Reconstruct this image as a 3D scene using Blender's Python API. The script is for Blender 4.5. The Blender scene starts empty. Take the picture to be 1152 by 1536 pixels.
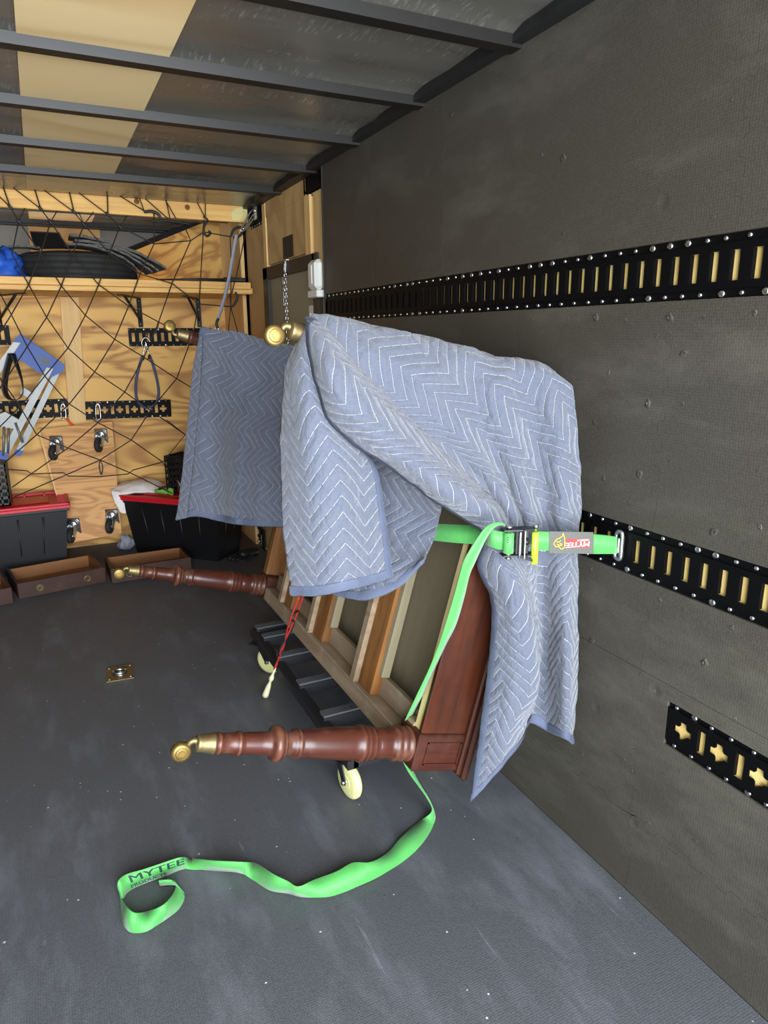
import bpy, math, random
from mathutils import Vector, Matrix, noise
from mathutils.geometry import tessellate_polygon
random.seed(7)
SC = bpy.context.scene
COL = SC.collection
R = math.radians

# ---------------------------------------------------------------- camera, world, lights, exposure
FPX, PIT, YAW, ROL = 1040.07, .2489, .4501, -.0068
CAMZ, WX, HC = 1.4965, 1.30, 2.3044          # eye height, face of the right wall mats, ceiling
fwd = Vector((math.sin(YAW)*math.cos(PIT), math.cos(YAW)*math.cos(PIT), -math.sin(PIT)))
r0 = Vector((math.cos(YAW), -math.sin(YAW), 0)); u0 = r0.cross(fwd)
rgt = r0*math.cos(ROL) + u0*math.sin(ROL); upv = rgt.cross(fwd)
CPOS = Vector((0, 0, CAMZ))
cam = bpy.data.cameras.new('camera'); camo = bpy.data.objects.new('camera', cam); COL.objects.link(camo)
camo.matrix_world = Matrix.Translation(CPOS) @ Matrix((rgt, upv, -fwd)).transposed().to_4x4()
cam.sensor_fit = 'HORIZONTAL'; cam.sensor_width = 36.0; cam.lens = FPX*36.0/1152.0
cam.clip_start = .02
SC.camera = camo

world = bpy.data.worlds.new('sky'); SC.world = world; world.use_nodes = True
bg = world.node_tree.nodes['Background']; bg.inputs[0].default_value = (.80, .88, 1.0, 1); bg.inputs[1].default_value = 1.0

def area(name, loc, rot, sx, sy, power, color):
    l = bpy.data.lights.new(name, 'AREA'); l.shape = 'RECTANGLE'; l.size = sx; l.size_y = sy
    l.energy = power; l.color = color
    o = bpy.data.objects.new(name, l); COL.objects.link(o); o.location = loc; o.rotation_euler = rot
    return o
# daylight standing in the open rear doorway of the trailer, behind the camera
area('rear_door_daylight', (.0, -1.15, 1.25), (R(90), 0, 0), 2.2, 2.1, 95, (.86, .93, 1.0))
sl_ = bpy.data.lights.new('sun', 'SUN'); sl_.energy = 6.5; sl_.angle = R(.6); sl_.color = (1, .92, .80)
sun = bpy.data.objects.new('sun', sl_); COL.objects.link(sun); sun.rotation_euler = (R(-38), R(20), 0)
SC.view_settings.view_transform = 'Standard'; SC.view_settings.look = 'None'
SC.view_settings.exposure = 1.85; SC.view_settings.gamma = 1.0
SC.view_settings.use_curve_mapping = False

def ray(x, y): return fwd + rgt*((x-576)/FPX) - upv*((y-768)/FPX)
def at_y(x, y, Y): d = ray(x, y); return CPOS + d*(Y/d.y)
def at_x(x, y, X): d = ray(x, y); return CPOS + d*(X/d.x)
def at_z(x, y, Z=0.0): d = ray(x, y); return CPOS + d*((Z-CAMZ)/d.z)

# ---------------------------------------------------------------- materials
def lin(c):
    out = []
    for v in c[:3]:
        v /= 255.0
        out.append(v/12.92 if v <= .04045 else ((v+.055)/1.055)**2.4)
    return (*out, 1)
class NT:
    def __init__(s, name):
        s.m = bpy.data.materials.new(name); s.m.use_nodes = True
        s.t = s.m.node_tree; s.b = s.t.nodes['Principled BSDF']; s.n = s.t.nodes.new
    def node(s, typ, **kw):
        n = s.t.nodes.new(typ)
        for k, v in kw.items():
            if k.startswith('i_'):
                key = k[2:]; key = int(key) if key.isdigit() else key.replace('_', ' ')
                n.inputs[key].default_value = v
            else: setattr(n, k, v)
        return n
    def link(s, a, b): s.t.links.new(a, b)
    def math(s, op, a, b=None, c=None, clamp=False):
        n = s.t.nodes.new('ShaderNodeMath'); n.operation = op; n.use_clamp = clamp
        for i, v in enumerate((a, b, c)):
            if v is None: continue
            if isinstance(v, (int, float)): n.inputs[i].default_value = v
            else: s.link(v, n.inputs[i])
        return n.outputs[0]
    def mix(s, fac, a, b):
        n = s.t.nodes.new('ShaderNodeMix'); n.data_type = 'RGBA'
        if isinstance(fac, (int, float)): n.inputs[0].default_value = fac
        else: s.link(fac, n.inputs[0])
        for i, v in ((6, a), (7, b)):
            if isinstance(v, tuple): n.inputs[i].default_value = v
            else: s.link(v, n.inputs[i])
        return n.outputs[2]
    def coord(s, kind='Object', scale=(1, 1, 1), rot=(0, 0, 0)):
        tc = s.node('ShaderNodeTexCoord'); mp = s.node('ShaderNodeMapping')
        mp.inputs['Scale'].default_value = scale; mp.inputs['Rotation'].default_value = rot
        s.link(tc.outputs[kind], mp.inputs[0]); return mp.outputs[0]
    def noise(s, vec, scale, detail=3, rough=.55, dist=0):
        n = s.node('ShaderNodeTexNoise'); s.link(vec, n.inputs['Vector'])
        n.inputs['Scale'].default_value = scale; n.inputs['Detail'].default_value = detail
        n.inputs['Roughness'].default_value = rough; n.inputs['Distortion'].default_value = dist
        return n.outputs['Fac']
    def ramp(s, fac, stops):
        n = s.node('ShaderNodeValToRGB'); s.link(fac, n.inputs[0]); e = n.color_ramp.elements
        while len(e) < len(stops): e.new(.5)
        for el, (p, c) in zip(e, stops): el.position = p; el.color = c if isinstance(c, tuple) else (c, c, c, 1)
        return n.outputs[0]
    def bump(s, h, strength=.3, dist=.005):
        n = s.node('ShaderNodeBump'); n.inputs['Strength'].default_value = strength; n.inputs['Distance'].default_value = dist
        s.link(h, n.inputs['Height'])
        s.link(n.outputs[0], s.b.inputs['Normal']); return n
    def col(s, c):
        if isinstance(c, tuple): s.b.inputs['Base Color'].default_value = c
        else: s.link(c, s.b.inputs['Base Color'])
    def set(s, **kw):
        for k, v in kw.items(): s.b.inputs[k.replace('_', ' ')].default_value = v
        return s.m

def plain(name, c, rough=.5, metal=0.0, var=.12, scale=18, bump=0, bscale=120, spec=None):
    t = NT(name); v = t.coord(); f = t.noise(v, scale, 4)
    c = lin(c); lo = tuple(x*(1-var) for x in c[:3])+(1,); hi = tuple(min(1, x*(1+var)) for x in c[:3])+(1,)
    t.col(t.mix(f, lo, hi))
    if bump: t.bump(t.noise(v, bscale, 3), bump, .002)
    t.set(Roughness=rough, Metallic=metal)
    if spec is not None: t.set(Specular_IOR_Level=spec)
    return t.m

def plywood(name, rot=(0, 0, 0), base=(228, 176, 92), dark=(146, 80, 24), pale=(242, 208, 134), k=22.0, sc=(.35, 1.6, 1.6), knots=True):
    t = NT(name); v = t.coord(scale=sc, rot=rot)
    n1 = t.noise(v, 1.9, 3, .42, .9)
    ring = t.math('SINE', t.math('MULTIPLY', n1, k*2.2))
    g = t.math('POWER', t.math('MULTIPLY_ADD', ring, .5, .5), 2.2)
    fine = t.noise(t.coord(scale=(sc[0]*6, sc[1]*40, sc[2]*40), rot=rot), 3, 3)
    big = t.noise(t.coord(), 1.3, 2)
    c = t.mix(t.math('MULTIPLY', g, .85), lin(base), lin(dark))
    c = t.mix(t.math('MULTIPLY', fine, .28), c, lin(pale))
    c = t.mix(t.math('MULTIPLY', big, .18), c, lin((206, 158, 82)))
    vo = t.node('ShaderNodeTexVoronoi', feature='F1'); t.link(t.coord(scale=(1, 1, 2)), vo.inputs['Vector']); vo.inputs['Scale'].default_value = 2.3
    kn = t.math('LESS_THAN', vo.outputs['Distance'], .045)
    c = t.mix(t.math('MULTIPLY', kn, .55 if knots else 0.0), c, lin((110, 66, 34)))
    t.col(c); t.set(Roughness=.62); t.bump(fine, .15, .001); return t.m

def lumber(name, base=(234, 188, 106), dark=(194, 136, 66), along='x', var=1.0):
    t = NT(name); s = dict(x=(2, 30, 30), y=(30, 2, 30), z=(30, 30, 2))[along]
    n1 = t.noise(t.coord(scale=s), 1.0, 3, .6, .3)
    f = t.ramp(n1, [(.35, 0.0), (.62, 1.0)])
    n2 = t.noise(t.coord(), 3, 3)
    c = t.mix(t.math('MULTIPLY', f, .6*var), lin(base), lin(dark)); c = t.mix(t.math('MULTIPLY', n2, .25), c, lin((206, 150, 88)))
    vo = t.node('ShaderNodeTexVoronoi'); t.link(t.coord(), vo.inputs['Vector']); vo.inputs['Scale'].default_value = 3.1
    c = t.mix(t.math('MULTIPLY', t.math('LESS_THAN', vo.outputs['Distance'], .05), .5), c, lin((124, 76, 40)))
    t.col(c); t.set(Roughness=.6); t.bump(n1, .2, .001); return t.m

def oldwood(name, base, dark, pale, along='z', rough=.55, grain=1.0, wear=.3, coat=0.0, edge=False):
    t = NT(name); s = dict(x=(2, 26, 26), y=(26, 2, 26), z=(26, 26, 2))[along]
    n1 = t.noise(t.coord(scale=s), 1.2, 4, .6, .5); n2 = t.noise(t.coord(), 7, 5, .65)
    c = t.mix(t.math('MULTIPLY', t.ramp(n1, [(.3, 0.0), (.7, 1.0)]), grain), lin(base), lin(dark))
    c = t.mix(t.math('MULTIPLY', t.ramp(n2, [(.52, 0.0), (.7, 1.0)]), wear), c, lin(pale))
    if edge:                                            # rubbed high spots and dusty grooves of the turning
        pt = t.node('ShaderNodeNewGeometry').outputs['Pointiness']; br = t.noise(t.coord(), 22, 4, .7)
        hi = t.math('MULTIPLY', t.ramp(pt, [(.52, 0.0), (.58, 1.0)]), t.ramp(br, [(.35, .15), (.65, .8)])); lo = t.math('MULTIPLY', t.ramp(pt, [(.42, 1.0), (.485, 0.0)]), t.ramp(br, [(.3, .25), (.7, .9)]))
        c = t.mix(hi, c, lin((116, 74, 54))); c = t.mix(lo, c, lin((112, 92, 76)))
    t.col(c); t.bump(n1, .18, .001)
    t.link(t.ramp(n2, [(.3, rough*.8), (.8, min(1, rough*1.3))]), t.b.inputs['Roughness'])
    t.set(Coat_Weight=coat, Coat_Roughness=.25, Specular_IOR_Level=.3); return t.m

def foam(name, base, pale, rough, cell=150, floor=False):
    t = NT(name); v = t.coord('Object')
    geo = t.node('ShaderNodeNewGeometry'); P = geo.outputs['Position']
    vo = t.node('ShaderNodeTexVoronoi', feature='F1'); t.link(P, vo.inputs['Vector']); vo.inputs['Scale'].default_value = cell; vo.inputs['Randomness'].default_value = .35
    cells = t.ramp(vo.outputs['Distance'], [(.2, 1.0), (.62, 0.0)])
    stretch = t.node('ShaderNodeMapping'); t.link(P, stretch.inputs[0])
    stretch.inputs['Scale'].default_value = (2.2, .7, 1) if floor else (1, .8, 2.0)
    sm = t.noise(stretch.outputs[0], 2.6, 8, .68, .15)
    scuff = t.ramp(sm, [(.50, 0.0), (.74, 1.0)])
    str2 = t.node('ShaderNodeMapping'); t.link(P, str2.inputs[0])
    str2.inputs['Scale'].default_value = (14, 1.6, 1) if floor else (1, 3, 14); str2.inputs['Rotation'].default_value = (0, 0, .25 if floor else 0)
    streak = t.ramp(t.noise(str2.outputs[0], 1.6, 5, .7, .3), [(.66, 0.0), (.78, 1.0)])
    sp = t.node('ShaderNodeTexVoronoi', feature='F1'); t.link(P, sp.inputs['Vector']); sp.inputs['Scale'].default_value = 24 if floor else 3.6
    if floor:
        spk = t.ramp(sp.outputs['Distance'], [(.05, 1.0), (.085, 0.0)]); dim = None
        pres = t.math('GREATER_THAN', sp.outputs['Color'] if False else t.noise(P, 9, 2), .56)
        spk = t.math('MULTIPLY', spk, pres)
    else:
        dim = t.ramp(sp.outputs['Distance'], [(.0, 0.0), (.075, 1.0)])
        spk = t.ramp(sp.outputs['Distance'], [(.0, .55), (.03, 0.0)])
    c = t.mix(t.math('MULTIPLY', scuff, .28 if floor else .28), lin(base), lin(pale))
    c = t.mix(t.math('MULTIPLY', streak, .5 if floor else .22), c, lin(pale))
    c = t.mix(t.math('MULTIPLY', cells, .14), c, lin(pale))
    c = t.mix(spk, c, lin((190, 190, 186)) if floor else lin((150, 145, 125)))
    t.col(c)
    h = t.math('MULTIPLY', cells, .10 if floor else .08)
    if dim is not None: h = t.math('ADD', h, t.math('MULTIPLY', dim, 1.0))
    h = t.math('ADD', h, t.math('MULTIPLY', t.noise(P, 3.0, 4), .6))
    t.bump(h, .5, .006)
    t.link(t.ramp(sm, [(.35, rough), (.8, min(1, rough+.18))]), t.b.inputs['Roughness'])
    t.set(Specular_IOR_Level=.5); return t.m

def quilt(name, base, thread, lining):
    t = NT(name); tc = t.node('ShaderNodeTexCoord'); sep = t.node('ShaderNodeSeparateXYZ'); t.link(tc.outputs['UV'], sep.inputs[0])
    u, v = sep.outputs[0], sep.outputs[1]
    P = tc.outputs['Object']
    wob = t.math('MULTIPLY', t.math('SUBTRACT', t.noise(P, 6, 2), .5), .018)
    tri = t.math('PINGPONG', u, .075)                       # 0 .. 0.075 zig-zag
    w = t.math('ADD', t.math('ADD', v, t.math('MULTIPLY', tri, 1.0)), wob)
    fr = t.math('PINGPONG', w, .0180)                        # distance to the nearest seam
    dash = t.math('GREATER_THAN', t.math('PINGPONG', t.math('ADD', u, t.math('MULTIPLY', v, .4)), .005), .0007)
    line = t.math('LESS_THAN', fr, .00075)
    line = t.math('MULTIPLY', line, dash)
    puff = t.math('POWER', t.math('MULTIPLY', fr, 60.0, clamp=True), .5)
    fn = t.noise(P, 160, 4, .7); mid = t.noise(P, 9, 4, .6)
    crk = t.node('ShaderNodeMapping'); t.link(P, crk.inputs[0]); crk.inputs['Scale'].default_value = (40, 40, 22)
    cr = t.noise(crk.outputs[0], 1.0, 4, .6, 1.2)
    c = t.mix(fn, lin(tuple(x*.86 for x in base)), lin(tuple(min(255, x*1.12) for x in base)))
    c = t.mix(t.math('MULTIPLY', t.ramp(mid, [(.45, 0.0), (.75, 1.0)]), .35), c, lin(lining))
    c = t.mix(line, c, lin(thread))
    t.col(c)
    h = t.math('ADD', t.math('MULTIPLY', puff, .8), t.math('MULTIPLY', cr, 1.3))
    t.bump(h, .8, .008); t.set(Roughness=.92, Specular_IOR_Level=.2, Sheen_Weight=.25); return t.m

def webbing(name, c1, c2):
    t = NT(name); tc = t.node('ShaderNodeTexCoord'); sep = t.node('ShaderNodeSeparateXYZ'); t.link(tc.outputs['UV'], sep.inputs[0])
    rib = t.math('SINE', t.math('MULTIPLY', sep.outputs[0], 2*math.pi/.0042))
    f = t.noise(tc.outputs['Object'], 9, 3)
    t.col(t.mix(f, lin(c1), lin(c2))); t.bump(rib, .35, .0008); t.set(Roughness=.55, Sheen_Weight=.2); return t.m

def sheetmetal(name):
    t = NT(name); v = t.coord(scale=(1, 5, 1)); P = t.coord()
    n = t.noise(v, 2.0, 5, .6, .4); n2 = t.noise(t.coord(scale=(40, 5, 1)), 2.2, 5, .75, .2)
    scr = t.math('MULTIPLY', t.ramp(n2, [(.55, 0.0), (.62, 1.0)]), t.ramp(t.noise(t.coord(scale=(.8, 4, 1)), 1.7, 2), [(.48, 0.0), (.56, 1.0)]))
    c = t.mix(n, lin((128, 125, 116)), lin((158, 155, 146))); c = t.mix(t.math('MULTIPLY', scr, .6), c, lin((215, 212, 205)))
    t.col(c); t.link(t.ramp(n, [(.3, .24), (.7, .40)]), t.b.inputs['Roughness']); t.set(Metallic=.7)
    t.bump(t.noise(t.coord(scale=(.6, 2.2, 1)), 1.5, 2), .45, .03); return t.m

M = {}
M['ply_back'] = plywood('pine_plywood_back')
M['ply_side'] = plywood('birch_plywood_side', rot=(0, 0, R(90)), base=(200, 164, 108), dark=(172, 130, 80), pale=(222, 190, 138), k=14, sc=(.8, 1.0, .8), knots=False)
M['ply_ceiling'] = plywood('ceiling_plywood', base=(234, 206, 152), dark=(214, 178, 122), pale=(242, 220, 176), k=8, sc=(.5, 1.2, 1), knots=False)
M['ply_wall'] = plywood('wall_liner_plywood', base=(226, 198, 122), dark=(206, 172, 96), pale=(236, 214, 150), k=8)
M['ply_dolly'] = plywood('dolly_plywood', base=(214, 156, 92), dark=(166, 104, 50), pale=(232, 186, 124), k=30, sc=(.6, 2.2, 3.4))
M['ply_edge'] = plain('plywood_edge', (226, 190, 128), .7)
M['pine_x'] = lumber('pine_beam_x', along='x'); M['pine_z'] = lumber('pine_stud_z', base=(232, 196, 132), along='z', var=.6)
M['pine_y'] = lumber('pine_board_y', along='y')
M['foam'] = foam('black_foam_mat', (55, 51, 44), (104, 100, 88), .46)
M['floor'] = foam('black_rubber_floor', (67, 68, 71), (138, 141, 150), .52, 170, True)
M['metal'] = sheetmetal('galvanised_sheet')
M['rib'] = plain('dark_steel_rib', (26, 24, 22), .45, .1, spec=.3)
M['track'] = plain('black_track_enamel', (5, 5, 6), .5, 0, .2, spec=.12)
M['nosemetal'] = plain('dull_nose_panel', (104, 101, 96), .5, .3)
M['screw'] = plain('zinc_screw', (205, 205, 205), .28, 1.0)
M['zinc'] = plain('zinc_plate', (190, 194, 196), .3, .95, .15)
M['steel'] = plain('bright_steel', (200, 200, 200), .22, 1.0)
M['darkframe'] = plain('dark_bronze_frame', (52, 46, 40), .45, .2)
M['door'] = plain('beige_door_skin', (150, 138, 112), .6, 0, .05)
M['white'] = plain('white_plastic', (224, 222, 212), .4, 0, .03)
M['plate'] = plain('yellow_hanger_plate', (212, 196, 132), .5, .2)
M['black'] = plain('black_plastic', (22, 22, 23), .5)
M['blackmetal'] = plain('black_painted_steel', (28, 29, 31), .42, .3)
M['cord'] = plain('black_bungee_cord', (36, 28, 20), .8)
M['rubber'] = plain('tyre_rubber', (38, 37, 35), .75, 0, .2, 30, .4, 60)
M['foamoff'] = plain('grey_foam_offcut', (98, 96, 90), .85, 0, .12, 20, .3)
M['tarp'] = plain('blue_tarpaulin', (40, 92, 190), .5, 0, .3, 9, .6, 30)
M['blue'] = plain('blue_ladder_plastic', (12, 66, 146), .5)
M['alu'] = plain('aluminium', (112, 112, 109), .42, .4)
M['red'] = plain('red_lid_plastic', (196, 26, 40), .42, 0, .08)
M['bin'] = plain('black_tote_plastic', (13, 13, 15), .5, 0, .15)
M['towel'] = plain('white_towel', (236, 230, 224), .95, 0, .06, 20, .8, 60)
M['greyrag'] = plain('grey_rag', (150, 152, 164), .95, 0, .12, 20, .8, 60)
M['green'] = plain('green_glove_fabric', (112, 172, 62), .85)
M['mahog_y'] = oldwood('mahogany_y', (66, 28, 17), (38, 16, 10), (90, 56, 40), 'x', .45, .8, .3, .0)
M['mahog_z'] = oldwood('mahogany_z', (72, 30, 10), (38, 15, 6), (82, 42, 18), 'z', .5, .95, .2, .0)
M['mahog_leg'] = oldwood('turned_mahogany', (74, 36, 26), (42, 20, 15), (122, 86, 66), 'x', .36, .75, .45, .15, True)
M['greywood'] = oldwood('weathered_grey_wood', (142, 124, 100), (104, 78, 54), (178, 168, 144), 'y', .75, .7, .4)
M['orangewood'] = oldwood('amber_pine_bar', (138, 92, 46), (84, 48, 20), (126, 104, 70), 'z', .6, 1.0, .3)
M['palewood'] = oldwood('pale_poplar_strip', (206, 186, 132), (156, 134, 88), (120, 112, 92), 'z', .7, .7, .35)
M['dust'] = oldwood('drab_dust_panel', (134, 124, 98), (112, 102, 80), (102, 90, 68), 'z', .8, .4, .2)
M['brass'] = plain('aged_brass', (134, 110, 60), .45, .8, .3, 40)
M['brassdull'] = plain('dull_brass', (122, 106, 72), .48, .8, .35, 50)
M['dolly'] = plain('black_dolly_frame', (30, 31, 34), .5, .2, .2)
M['carpet'] = plain('grey_pad_strip', (74, 75, 77), .9, 0, .2, 60, .5)
M['cream'] = plain('cream_polyurethane', (206, 202, 138), .42, 0, .06)
M['quilt'] = quilt('quilted_moving_blanket', (83, 87, 100), (172, 172, 171), (92, 94, 102))
M['binding'] = plain('blue_blanket_binding', (76, 83, 102), .9, 0, .15, 60, .5, 200)
M['strap'] = webbing('green_webbing', (58, 142, 62), (76, 158, 74))
M['lime'] = plain('lime_handle', (166, 232, 40), .4, 0, .04)
M['ink'] = plain('dark_ink', (22, 50, 44), .7, 0, .05)
M['labelgrey'] = plain('grey_label_patch', (74, 74, 68), .6, 0, .06)
M['labelred'] = plain('red_label_print', (214, 44, 40), .6, 0, .03)
M['labelyel'] = plain('yellow_label_print', (240, 200, 50), .6, 0, .03)
M['labelwhite'] = plain('white_label_print', (240, 236, 230), .6, 0, .03)
M['drawerout'] = oldwood('drawer_mahogany', (62, 38, 29), (42, 24, 18), (84, 58, 46), 'x', .5, .6, .3)
M['drawerin'] = oldwood('drawer_lining', (146, 98, 58), (108, 68, 38), (158, 118, 78), 'x', .65, .6, .25)
M['redcord'] = plain('red_bungee_cord', (170, 36, 32), .7)
M['tassel'] = plain('cream_frayed_webbing', (214, 206, 168), .9, 0, .2, 60, .6)
M['bluecord'] = plain('blue_grey_cord', (56, 72, 116), .55)
M['orangecord'] = plain('orange_cord', (224, 84, 36), .7)
M['asphalt'] = plain('asphalt', (150, 148, 144), .9, 0, .15)
lt = NT('led_lens'); lt.b.inputs['Emission Color'].default_value = (1, .87, .66, 1); lt.b.inputs['Emission Strength'].default_value = 26; lt.col((1, 1, 1, 1)); M['led'] = lt.m

# ---------------------------------------------------------------- mesh helpers
class MB:
    def __init__(s): s.v = []; s.f = []; s.uv = {}; s.sm = []
    def add(s, vs, fs, smooth=False, M4=None):
        o = len(s.v)
        for v in vs:
            v = Vector(v); s.v.append(M4 @ v if M4 is not None else v)
        for f in fs: s.f.append([i+o for i in f]); s.sm.append(smooth)
        return o
    def box(s, a, b, M4=None, bev=0.0):
        x0, y0, z0 = a; x1, y1, z1 = b
        if bev <= 0:
            vs = [(x0, y0, z0), (x1, y0, z0), (x1, y1, z0), (x0, y1, z0), (x0, y0, z1), (x1, y0, z1), (x1, y1, z1), (x0, y1, z1)]
            s.add(vs, [(0, 3, 2, 1), (4, 5, 6, 7), (0, 1, 5, 4), (1, 2, 6, 5), (2, 3, 7, 6), (3, 0, 4, 7)], False, M4)
        else:                                    # chamfered box: three shrunken slabs hulled
            c = [(x0, x1), (y0, y1), (z0, z1)]; vs = []; idx = {}
            for sx in (0, 1):
                for sy in (0, 1):
                    for sz in (0, 1):
                        p = [c[0][sx], c[1][sy], c[2][sz]]; q = [p[i] + (bev if (sx, sy, sz)[i] == 0 else -bev) for i in range(3)]
                        for ax in range(3):
                            w = list(q); w[ax] = p[ax]; idx[(sx, sy, sz, ax)] = len(vs); vs.append(tuple(w))
            fs = []
            I = lambda a_, b_, c_, ax: idx[(a_, b_, c_, ax)]
            for k in (0, 1):
                fs += [[I(k, 0, 0, 0), I(k, 1, 0, 0), I(k, 1, 1, 0), I(k, 0, 1, 0)], [I(0, k, 0, 1), I(1, k, 0, 1), I(1, k, 1, 1), I(0, k, 1, 1)], [I(0, 0, k, 2), I(1, 0, k, 2), I(1, 1, k, 2), I(0, 1, k, 2)]]
            for p in (0, 1):
                for q in (0, 1):
                    fs += [[I(p, q, 0, 0), I(p, q, 1, 0), I(p, q, 1, 1), I(p, q, 0, 1)], [I(p, 0, q, 0), I(p, 1, q, 0), I(p, 1, q, 2), I(p, 0, q, 2)], [I(0, p, q, 1), I(1, p, q, 1), I(1, p, q, 2), I(0, p, q, 2)]]
                    for r in (0, 1): fs.append([I(p, q, r, 0), I(p, q, r, 1), I(p, q, r, 2)])
            fs = [list(dict.fromkeys(f)) for f in fs]
            s.add(vs, fs, False, M4)
    def prism(s, poly, n, t, holes=(), origin=(0, 0, 0), ax=(1, 0, 0), ay=(0, 0, 1)):
        """flat polygon in the plane (ax, ay), extruded by vector n*t, with holes"""
        O = Vector(origin); ax = Vector(ax); ay = Vector(ay); n = Vector(n)*t
        loops = [list(poly)] + [list(h) for h in holes]
        flat = [p for l in loops for p in l]
        P = [O + ax*p[0] + ay*p[1] for p in flat]; N = len(P)
        tri = tessellate_polygon([[Vector((p[0], p[1], 0)) for p in l] for l in loops])
        fs = [tuple(t_) for t_ in tri] + [tuple(i+N for i in reversed(t_)) for t_ in tri]
        o = 0
        for l in loops:
            k = len(l)
            for i in range(k): j = (i+1) % k; fs.append((o+i, o+j, o+j+N, o+i+N))
            o += k
        s.add(P + [p+n for p in P], fs)
    def tube(s, pts, r, seg=8, closed=False, caps=True, smooth=True):
        pts = [Vector(p) for p in pts]; n = len(pts); rr = r if isinstance(r, (list, tuple)) else [r]*n
        ref = None; rings = []
        for i in range(n):
            if closed: t = pts[(i+1) % n] - pts[i-1]
            else: t = pts[min(i+1, n-1)] - pts[max(i-1, 0)]
            t.normalize()
            if ref is None: ref = Vector((0, 0, 1)) if abs(t.z) < .9 else Vector((1, 0, 0))
            a = ref - t*ref.dot(t)
            if a.length < 1e-4: a = t.orthogonal()
            a.normalize(); b = t.cross(a); ref = a
            rings.append([pts[i] + (a*math.cos(2*math.pi*k/seg) + b*math.sin(2*math.pi*k/seg))*rr[i] for k in range(seg)])
        vs = [p for g in rings for p in g]; fs = []
        m = n if closed else n-1
        for i in range(m):
            for k in range(seg):
                k2 = (k+1) % seg; i2 = (i+1) % n
                fs.append((i*seg+k, i*seg+k2, i2*seg+k2, i2*seg+k))
        o = s.add(vs, fs, smooth)
        if caps and not closed:
            s.f.append([o+k for k in reversed(range(seg))]); s.sm.append(False)
            s.f.append([o+(n-1)*seg+k for k in range(seg)]); s.sm.append(False)
    def lathe(s, prof, origin=(0, 0, 0), axis=(0, 0, 1), seg=24, closed=False):
        """prof: list of (s along axis, radius)"""
        O = Vector(origin); ax = Vector(axis).normalized(); a = ax.orthogonal().normalized(); b = ax.cross(a)
        vs = []; fs = []; n = len(prof)
        for (h, r) in prof:
            for k in range(seg): vs.append(O + ax*h + (a*math.cos(2*math.pi*k/seg) + b*math.sin(2*math.pi*k/seg))*r)
        for i in range(n if closed else n-1):
            for k in range(seg): fs.append((i*seg+k, i*seg+(k+1) % seg, ((i+1) % n)*seg+(k+1) % seg, ((i+1) % n)*seg+k))
        o = s.add(vs, fs, True)
        if not closed:
            s.f.append([o+k for k in reversed(range(seg))]); s.sm.append(False)
            s.f.append([o+(n-1)*seg+k for k in range(seg)]); s.sm.append(False)
    def strip(s, pts, wid, thick, uv0=0.0, smooth=True):
        """ribbon: centre points, width vectors (full width), thickness; UV along in metres"""
        n = len(pts); vs = []; uvs = []; L = uv0
        for i in range(n):
            p = Vector(pts[i]); w = Vector(wid[i]); t = Vector(pts[min(i+1, n-1)]) - Vector(pts[max(i-1, 0)])
            nn = t.cross(w); nn = nn.normalized() if nn.length > 1e-7 else Vector((0, 0, 1))
            if i: L += (p - Vector(pts[i-1])).length
            for sg in (-.5, .5):
                for q in (-.5, .5): vs.append(p + w*sg + nn*(q*thick)); uvs.append((L, sg*w.length))
        fs = []
        for i in range(n-1):
            a = i*4; b = a+4
            fs += [(a, b, b+2, a+2), (a+1, a+3, b+3, b+1), (a, a+1, b+1, b), (a+2, b+2, b+3, a+3)]
        fs += [(0, 2, 3, 1), (n*4-4, n*4-3, n*4-1, n*4-2)]
        o = s.add(vs, fs, smooth)
        for i, q in enumerate(uvs): s.uv[o+i] = q
    def build(s, name, mat, parent=None, label=None, cat=None, group=None, kind=None, auto=None):
        me = bpy.data.meshes.new(name); me.from_pydata([tuple(v) for v in s.v], [], s.f); me.update()
        me.polygons.foreach_set('use_smooth', s.sm)
        if s.uv:
            l = me.uv_layers.new(name='UVMap')
            for lp in me.loops: l.data[lp.index].uv = s.uv.get(lp.vertex_index, (0, 0))
        me.materials.append(M[mat] if isinstance(mat, str) else mat)
        o = bpy.data.objects.new(name, me); COL.objects.link(o)
        if parent is not None: o.parent = parent
        return tag(o, label, cat, group, kind)
def tag(o, label=None, cat=None, group=None, kind=None):
    if label: o['label'] = label
    if cat: o['category'] = cat
    if group: o['group'] = group
    if kind: o['kind'] = kind
    return o
def empty(name, loc=(0, 0, 0), rot=(0, 0, 0), label=None, cat=None, group=None, kind=None, parent=None):
    o = bpy.data.objects.new(name, None); COL.objects.link(o); o.location = loc; o.rotation_euler = rot; o.empty_display_size = .05
    if parent is not None: o.parent = parent
    return tag(o, label, cat, group, kind)
def copy_part(o, parent, loc=None, rot=None):
    c = o.copy(); COL.objects.link(c); c.parent = parent
    if loc is not None: c.location = loc
    if rot is not None: c.rotation_euler = rot
    return c
def copy_tree(o, parent=None):
    c = o.copy(); COL.objects.link(c); c.parent = parent
    for ch in list(o.children): copy_tree(ch, c)
    return c
def local(p, o):                       # point in the local frame of an (unparented) empty
    return Matrix.LocRotScale(o.location, o.rotation_euler, None).inverted() @ Vector(p)
def smooth_path(pts, n=6, closed=False):
    pts = [Vector(p) for p in pts]; out = []; m = len(pts)
    g = (lambda i: pts[i % m]) if closed else (lambda i: pts[max(0, min(m-1, i))])
    for i in range(m if closed else m-1):
        p0, p1, p2, p3 = g(i-1), g(i), g(i+1), g(i+2)
        for k in range(n):
            t = k/n
            out.append(.5*((2*p1) + (p2-p0)*t + (2*p0-5*p1+4*p2-p3)*t*t + (3*p1-p0-3*p2+p3)*t**3))
    if not closed: out.append(pts[-1])
    return out
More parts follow.
